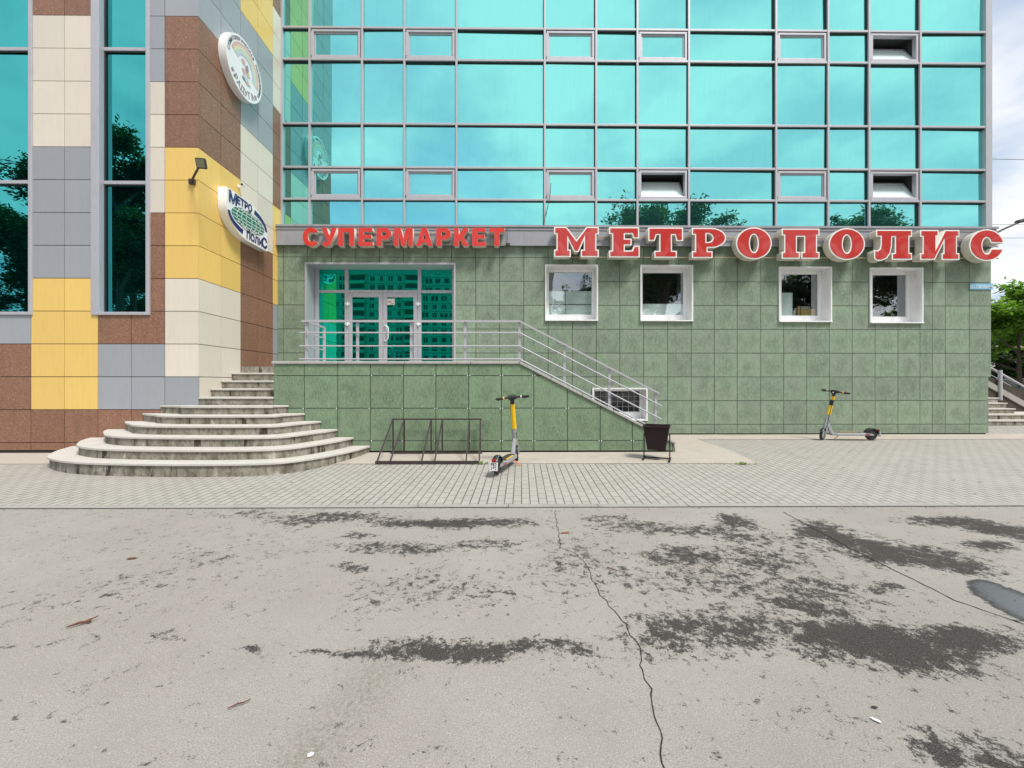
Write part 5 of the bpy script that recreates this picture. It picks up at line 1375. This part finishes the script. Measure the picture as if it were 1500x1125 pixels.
def car(label, loc, rz):
    o = thing('parked_car', label, 'car', loc, rz=rz)
    prof = [(-2.15, .35), (-2.2, .75), (-2.0, .95), (-1.25, 1.0), (-.55, 1.42), (.75, 1.45), (1.55, 1.02), (2.15, .92), (2.22, .5), (2.1, .3)]
    lower = [(-2.15, .35), (-2.2, .75), (-2.0, .93), (2.15, .90), (2.22, .5), (2.1, .3)]
    m_ = MB(); m_.prism(lower, lambda a, b, d: (a, d, b), -.86, .86); bevel(m_.build('body', 'car_paint', o, local=True), .08, 3)
    m_ = MB(); cab = [(-1.45, .93), (-.75, 1.42), (.65, 1.45), (1.45, .93)]
    n_ = 0; m_.v = [(x, y * (1 if z < 1 else .80), z) for y in (-.80, .80) for x, z in cab]; m_.face([0, 1, 2, 3]); m_.face([7, 6, 5, 4])
    for k in range(4): j = (k + 1) % 4; m_.face([k, 4 + k, 4 + j, j])
    m_.build('windows', 'block_window', o, local=True)
    m_ = MB(); m_.hexa([(-.80, -.66, 1.40), (.70, -.66, 1.425), (.70, .66, 1.425), (-.80, .66, 1.40), (-.70, -.60, 1.47), (.60, -.60, 1.49), (.60, .60, 1.49), (-.70, .60, 1.47)]); bevel(m_.build('roof', 'car_paint', o, local=True), .03)
    for x in (-1.35, 1.4):
        for y in (-.80, .80):
            m_ = MB(); tyre(m_, .32, .2, (x, y, .32), (0, 1, 0)); w_ = m_.build('wheel', 'rubber', o, local=True, smooth=True)
            m_ = MB(); m_.lathe([(0, -.09), (.2, -.09), (.2, .09), (0, .09)], (x, y, .32), (0, 1, 0), 16); m_.build('rim', 'scooter_grey', w_, local=True)
    for y in (-.62, .62): m_ = MB(); m_.box(2.13, 2.235, y - .16, y + .16, .62, .76); m_.build('headlight', 'lens_white', o, local=True)
car('silver car parked behind the side stairs under the trees', (22.9, 18.2, 0), R(180))

def tree_mesh(seed, height, crown_r, trunk_h, nclump, per, leaf, mat, name_seed=0, spread=1.0):
    rnd = random.Random(seed)
    tr = MB()
    lean = Vector((rnd.uniform(-.3, .3), rnd.uniform(-.3, .3), 0))
    tp = [Vector((0, 0, 0)), Vector((0, 0, trunk_h * .5)) + lean * .3, Vector((0, 0, trunk_h)) + lean * .6, Vector((0, 0, height * .75)) + lean]
    tr.path(tp, [height * .022, height * .018, height * .014, height * .004], 10)
    tips = []
    nl = 11
    for i in range(nl):
        f = rnd.uniform(.0, .95); p0 = tp[2].lerp(tp[3], f); a_ = i * 2.399 + rnd.uniform(-.3, .3)
        L = crown_r * rnd.uniform(.65, 1.05) * (1 - .35 * f); el = rnd.uniform(.15, .9) + .3 * f
        d = Vector((math.cos(a_) * math.cos(el), math.sin(a_) * math.cos(el), math.sin(el)))
        p1 = p0 + d * L * .5 + Vector((0, 0, -.03 * L)); p2 = p0 + d * L + Vector((0, 0, .1 * L))
        tr.path([p0, p1, p2], [height * .008, height * .005, height * .0015], 6); tips += [p1.lerp(p2, .3), p1.lerp(p2, .7), p2]
        for j in range(3):
            q0 = p1.lerp(p2, rnd.random() * .8); dd = Vector((rnd.gauss(0, 1), rnd.gauss(0, 1), rnd.gauss(.3, .6))).normalized(); q1 = q0 + dd * L * .42
            tr.tube(q0, q1, height * .003, height * .0008, 5); tips += [q0.lerp(q1, .5), q1]
    cen = tp[3] * .5 + tp[2] * .5
    vs, fs, rs_ = [], [], []
    for c_ in range(nclump):
        tpt = rnd.choice(tips); off = Vector((rnd.gauss(0, 1), rnd.gauss(0, 1), rnd.gauss(0, .8))) * crown_r * .075
        cc = tpt + off; cr_ = crown_r * rnd.uniform(.07, .17) * spread; tone = rnd.random()
        for q in range(per):
            v = Vector((rnd.gauss(0, 1), rnd.gauss(0, 1), rnd.gauss(0, .55)))
            if v.length > 1.5: v *= 1.5 / v.length * rnd.random()
            v *= cr_ * .75
            p = cc + v; n_ = Vector((rnd.gauss(0, .6), rnd.gauss(0, .6), 1)).normalized(); u = n_.orthogonal().normalized(); u = (Matrix.Rotation(rnd.uniform(0, 6.28), 3, n_) @ u); w = n_.cross(u)
            s_ = leaf * rnd.uniform(.6, 1.25); b0 = len(vs)
            vs += [p - u * s_, p + w * s_ * .45, p + u * s_ * 1.1, p - w * s_ * .45]; fs.append((b0, b0 + 1, b0 + 2, b0 + 3)); rs_.append(min(1, max(0, tone * .7 + rnd.random() * .3)))
    me = bpy.data.meshes.new('crown'); me.from_pydata([tuple(v) for v in vs], [], fs); me.materials.append(M[mat])
    a = me.attributes.new('rnd', 'FLOAT', 'FACE'); a.data.foreach_set('value', rs_)
    tm = bpy.data.meshes.new('trunk'); tm.from_pydata(tr.v, [], tr.f); tm.materials.append(M['bark']); tm.polygons.foreach_set('use_smooth', [True] * len(tr.f))
    a = tm.attributes.new('rnd', 'FLOAT', 'FACE'); a.data.foreach_set('value', tr.r)
    return tm, me
def tree(meshes, label, loc, s=1.0, rz=0.0, group=None, name='tree'):
    o = thing(name, label, 'tree', loc, group, rz); o.scale = (s, s, s)
    for nm, me in zip(('trunk', 'crown'), meshes):
        c_ = bpy.data.objects.new(nm, me); C.objects.link(c_); c_.parent = o
    return o
big = tree_mesh(3, 14.0, 5.0, 4.5, 520, 130, .12, 'leaves_dark', spread=.95)
big2 = tree_mesh(8, 14.0, 5.2, 4.0, 520, 130, .12, 'leaves_dark', spread=.95)
gt = 'trees standing behind the photographer'
tree(big, 'tall dark tree mirrored in the second tall window of the panelled building', (-20.8, -7.5, -.1), 1.07, .3, gt)
tree(big2, 'tall dark tree mirrored in the leftmost tall window', (-27, -8.5, -.1), .93, 1.3, gt)
tree(big2, 'dark leafy tree mirrored lower left, beyond the tall windows', (-23.5, -11, -.1), 1.0, 4.0, gt)
tree(big2, 'leafy tree mirrored in the glass above the second and third large red letters', (11.2, -8, -.1), 1.17, 2.2, gt)
tree(big, 'leafy tree mirrored in the glass above the seventh and eighth large red letters', (24.2, -8, -.1), 1.02, 5.1, gt)
tree(big2, 'spreading tree mirrored above the letter И near the right corner', (31.5, -8, -.1), .98, 3.6, gt)
tree(big, 'shorter dark tree mirrored in the first ground floor window', (6.0, -13, -.1), .72, 5.0, gt)
# bushes and trees beyond the right corner
nb = tree_mesh(21, 6.0, 2.7, 1.2, 190, 70, .13, 'leaves_bright', spread=1.2)
tree(nb, 'bright green young tree rising behind the side stairs at the right edge', (22.0, 17.6, 0), .98, .5)
bd1 = tree_mesh(33, 8.0, 4.2, 1.4, 330, 70, .20, 'leaves_dark', spread=1.5)
tree(bd1, 'dark dense tree behind the bright green tree at the right edge', (36.0, 27.0, 0), .80, .9)
tree(bd1, 'dark tree farther off at the right edge, low behind the parked car', (31.5, 25.5, 0), .62, 2.9)
tree(bd1, 'distant dark tree closing the view past the right corner', (46.0, 34.0, 0), .9, 4.1)

pi = tag(MB().tube((20.2, 19.5, PZ(508, 22, 19)), (40, 22.5, PZ(505, 22, 19) + .3), .07, n=10).build('overhead_pipe', 'pipe_beige', smooth=True), 'thin beige overhead pipe crossing in front of the trees at the right edge', 'pipe')
lp_ = thing('street_lamp', 'street lamp whose curved arm shows past the last red letter', 'street lamp', (22.6, 20, 0))
m_ = MB(); m_.path([(22.6, 20, 0), (22.6, 20, 7.8)], [.11, .07], 12); m_.build('pole', 'steel_dark', lp_, smooth=True)
m_ = MB(); m_.path([(22.6, 20, 7.75), (22.9, 20, 8.15), (24.0, 20, 8.75), (24.85, 20, 9.12)], [.06, .055, .05, .045], 10); m_.build('arm', 'steel_dark', lp_, smooth=True)
m_ = MB(); m_.hexa([(24.7, 19.87, 9.06), (25.6, 19.84, 9.22), (25.6, 20.16, 9.22), (24.7, 20.13, 9.06), (24.7, 19.9, 9.2), (25.5, 19.9, 9.42), (25.5, 20.1, 9.42), (24.7, 20.1, 9.2)]); bevel(m_.build('lamp_head', 'steel_dark', lp_), .03)
def wire(label, a, b, sag, r):
    a, b = Vector(a), Vector(b); pts = [a.lerp(b, k / 14) - Vector((0, 0, sag * 4 * (k / 14) * (1 - k / 14))) for k in range(15)]
    return cable('overhead_wire', label, pts, r)
wire('thin overhead wire high in the sky at the right edge', (18, 20.5, PZ(220, 25, 20)), (60, 20.0, PZ(216, 25, 20) + .5), .6, .012)
wire('thin overhead wire just above the street lamp arm', (18, 20.5, PZ(331, 25, 20.5)), (60, 24, 12.5), .5, .010)
wire('thin overhead wire just below the street lamp arm', (18, 21.5, PZ(343, 25, 21)), (60, 25, 11.6), .5, .010)

# ================================================================== APARTMENT BLOCK behind the photographer (mirrored in the doors)
AX0, AX1, AY = -78, 16, -118
ab = thing('apartment_block', 'long many-storey apartment block mirrored in the entrance doors', 'building', ((AX0 + AX1) / 2, AY - 7, 0))
mb = MB(); mb.box(AX0, AX1, AY - 14, AY, 0, 44)
mb.build('wall', 'block_wall', ab)
mb = MB()
for k in range(16): mb.box(AX0 - .05, AX1 + .05, AY + .02, AY + .12, 2.8 * k + .1, 2.8 * k + .28)
mb.build('floor_bands', 'block_panel', ab)
mb = MB(); mb.box(AX0 - .3, AX1 + .3, AY - 14.3, AY + .5, 44.01, 44.8); mb.build('roof', 'block_panel', ab)
wm_ = MB().box(-.8, .8, 0, .10, 0, 1.5).box(-.04, .04, .101, .14, 0, 1.5).build('window', 'block_window', ab, origin=(0, 0, 0))
wm_.data.materials.append(M['plastic_white']); wmi = [0] * 6 + [1] * 6; wm_.data.polygons.foreach_set('material_index', wmi)
cells = [(AX0 + 2.2 + 3.05 * i, 2.8 * k + 1.0, i) for k in range(1, 15) for i in range(30) if i % 6 not in (2, 3)]
cells.sort(key=lambda c_: abs(c_[0] + 40) + abs(c_[1] - 26) * 1.3)
first = True; rest = MB()
for q, (X, Z, i) in enumerate(cells):
    if q < 96:
        o = wm_ if first else wm_.copy()
        if not first: C.objects.link(o)
        first = False; o.parent = ab; o.location = Vector((X, AY + .005, Z)) - WLOC[ab]; o.scale = (random.choice((.62, .8, 1, 1.35)), 1, random.choice((1, 1, .9)))
    else: rest.box(X - .8, X + .8, AY + .004, AY + .10, Z, Z + 1.5)
tag(rest.build('window_rows', 'block_window', ab), kind='stuff')
bal = [(AX0 + 2.2 + 3.05 * i + 1.5, 2.8 * k, i) for k in range(1, 15) for i in range(30) if i % 6 == 2]
bm_ = MB().box(-2.6, 2.6, 0, 1.1, .0, .12).box(-2.6, 2.6, 1.02, 1.1, .121, 1.1).box(-2.6, -2.52, .0, 1.019, .121, 2.6).box(2.52, 2.6, .0, 1.019, .121, 2.6)
bo = bm_.build('balcony', 'block_wall', ab, origin=(0, 0, 0)); first = True
dkm = MB().box(-2.4, 2.4, 0, .06, .9, 2.5).build('balcony_opening', 'block_window', ab, origin=(0, 0, 0))
f2 = True
for (X, Z, i) in bal:
    o = bo if first else bo.copy()
    if not first: C.objects.link(o)
    first = False; o.parent = ab; o.location = Vector((X, AY + .125, Z)) - WLOC[ab]
    o2 = dkm if f2 else dkm.copy()
    if not f2: C.objects.link(o2)
    f2 = False; o2.parent = o; o2.location = (0, 0, 0)

tree(big2, 'distant tree before the apartment block, mirrored low in the left door', (-58, -92, 0), .62, 2.0, gt)
tree(big, 'distant tree before the apartment block, mirrored beside the right door', (-30, -96, 0), .55, 1.0, gt)
# ================================================================== small litter on the ground
def roadpt(px, py, dz=.012): X, Y = ROADP(px, py); return Vector((X, Y, ROAD_Z + dz))
m_ = MB(); a_, b_ = roadpt(97, 922), roadpt(134, 912)
m_.path([a_, a_.lerp(b_, .5) + Vector((0, 0, .006)), b_], [.003, .007, .006], 7); m_.path([a_.lerp(b_, .6), b_ + Vector((.01, .03, .01))], [.006, .003], 6); m_.path([a_.lerp(b_, .8), b_ + Vector((.01, -.02, .006))], [.005, .003], 6)
tag(m_.build('bark_piece', 'bark_chip'), 'reddish brown splintered piece of bark lying on the asphalt at the left', 'bark')
m_ = MB(); a_, b_ = roadpt(333, 1042), roadpt(367, 1028); m_.path([a_, a_.lerp(b_, .4) + Vector((0, .006, 0)), a_.lerp(b_, .7) + Vector((0, -.004, 0)), b_], [.002, .0035, .003, .002], 6); tag(m_.build('twig', 'bark_chip'), 'thin red-brown twig on the bare asphalt in the lower left', 'twig')
m_ = MB(); a_, b_ = roadpt(889, 833), roadpt(904, 838); m_.path([a_, b_], .004, 6); tag(m_.build('twig', 'bark_chip'), 'short brown twig on the asphalt right of the long crack', 'twig')
def flake(px, py, w_, l_, mat, name, label, cat, rz=.3):
    p = roadpt(px, py, .006); m_ = MB(); q = Matrix.Rotation(rz, 3, 'Z')
    pts = [(-l_, -w_ * .6), (-l_ * .3, -w_), (l_ * .7, -w_ * .7), (l_, w_ * .2), (l_ * .4, w_), (-l_ * .8, w_ * .8)]
    m_.prism([tuple((q @ Vector((x, y, 0)))[:2]) for x, y in pts], lambda a, b, d: (p.x + a, p.y + b, p.z + d + .3 * a * a), 0, .002)
    tag(m_.build(name, mat), label, cat)
flake(455, 1108, .009, .011, 'litter_white', 'paper_scrap', 'tiny white square scrap near the bottom edge', 'litter', .5)
flake(1283, 1057, .007, .018, 'litter_white', 'paper_scrap', 'tiny white sliver on the asphalt below the large wet patch', 'litter', -.9)
flake(1281, 1038, .006, .013, 'ink_black', 'dark_scrap', 'small black fleck just above the white sliver', 'litter', -.2)
flake(828, 781, .016, .04, 'leaf_brown', 'dry_leaf', 'curled orange-brown leaf by the upper end of the long crack', 'leaf', .1)
flake(193, 819, .016, .032, 'bark_chip', 'dark_scrap', 'dark brown chip on the asphalt below the round steps', 'litter', .1)
random.seed(5)
def weed(px, Y, n_, h_, label):
    m_ = MB(); X = PX(px, Y); z = pz(Y)
    for k in range(n_):
        a_ = random.uniform(0, 6.28); d = Vector((math.cos(a_), math.sin(a_) * .6, random.uniform(.3, 1.2))).normalized(); p0 = Vector((X + random.gauss(0, .05), Y + random.gauss(0, .02), z)); L = h_ * random.uniform(.5, 1.2); s_ = Vector((-d.y, d.x, 0)) * L * .28
        b = len(m_.v); m_.v += [tuple(p0), tuple(p0 + d * L * .5 + s_), tuple(p0 + d * L), tuple(p0 + d * L * .5 - s_)]; m_.face([b, b + 1, b + 2, b + 3])
    o = m_.build('weed', 'weed_green', fix=False); tag(o, label, 'weed')
weed(706, 6.66, 40, .06, 'green weed tuft at the right foot of the bicycle rack')
weed(1088, 6.60, 36, .06, 'green weed at the outer corner of the pale concrete slab')
weed(1055, 6.62, 14, .035, 'low sparse weeds along the front edge of the pale slab')
weed(903, 6.62, 12, .03, 'tiny weed at the paving edge left of the litter bin')
# grit, crumbs and small weeds gathered along the kerb and in the paving joints
random.seed(17)
m_ = MB()
for k in range(900):
    X = random.uniform(-6.5, 7.0)
    if random.random() < .6: Y = KERB_Y - abs(random.gauss(0, .05)) - .005; z = ROAD_Z + .002
    else: Y = random.uniform(2.0, 4.5); z = ROAD_Z + .002
    s_ = random.uniform(.002, .006) * (1.0 if Y > 3.5 else .7)
    q = [Vector((random.gauss(0, s_), random.gauss(0, s_), random.uniform(.3, 1) * s_)) for _ in range(4)]; b = len(m_.v)
    m_.v += [(X + s_, Y, z), (X - s_ * .6, Y + s_, z), (X - s_ * .6, Y - s_, z), (X, Y, z + s_)]
    m_.face([b, b + 1, b + 3]); m_.face([b + 1, b + 2, b + 3]); m_.face([b + 2, b, b + 3])
tag(m_.build('grit', 'gap_dirt', fix=False), 'loose dark grit and crumbs scattered along the kerb and over the asphalt', 'grit', kind='stuff')
m_ = MB()
for c_ in range(70):
    X = random.uniform(-3, 6.5); Y = random.uniform(4.75, 6.6) if random.random() < .7 else 7.57; z = pz(Y)
    for k in range(random.randint(4, 9)):
        a_ = random.uniform(0, 6.28); d = Vector((math.cos(a_), math.sin(a_), random.uniform(.3, 1.2))).normalized(); L = random.uniform(.008, .022); p0 = Vector((X + random.gauss(0, .015), Y + random.gauss(0, .006), z)); s_ = Vector((-d.y, d.x, 0)) * L * .3
        b = len(m_.v); m_.v += [tuple(p0), tuple(p0 + d * L * .5 + s_), tuple(p0 + d * L), tuple(p0 + d * L * .5 - s_)]; m_.face([b, b + 1, b + 2, b + 3])
tag(m_.build('joint_weeds', 'weed_green', fix=False), 'tiny weeds and moss sprouting from the joints of the block paving', 'weeds', kind='stuff')
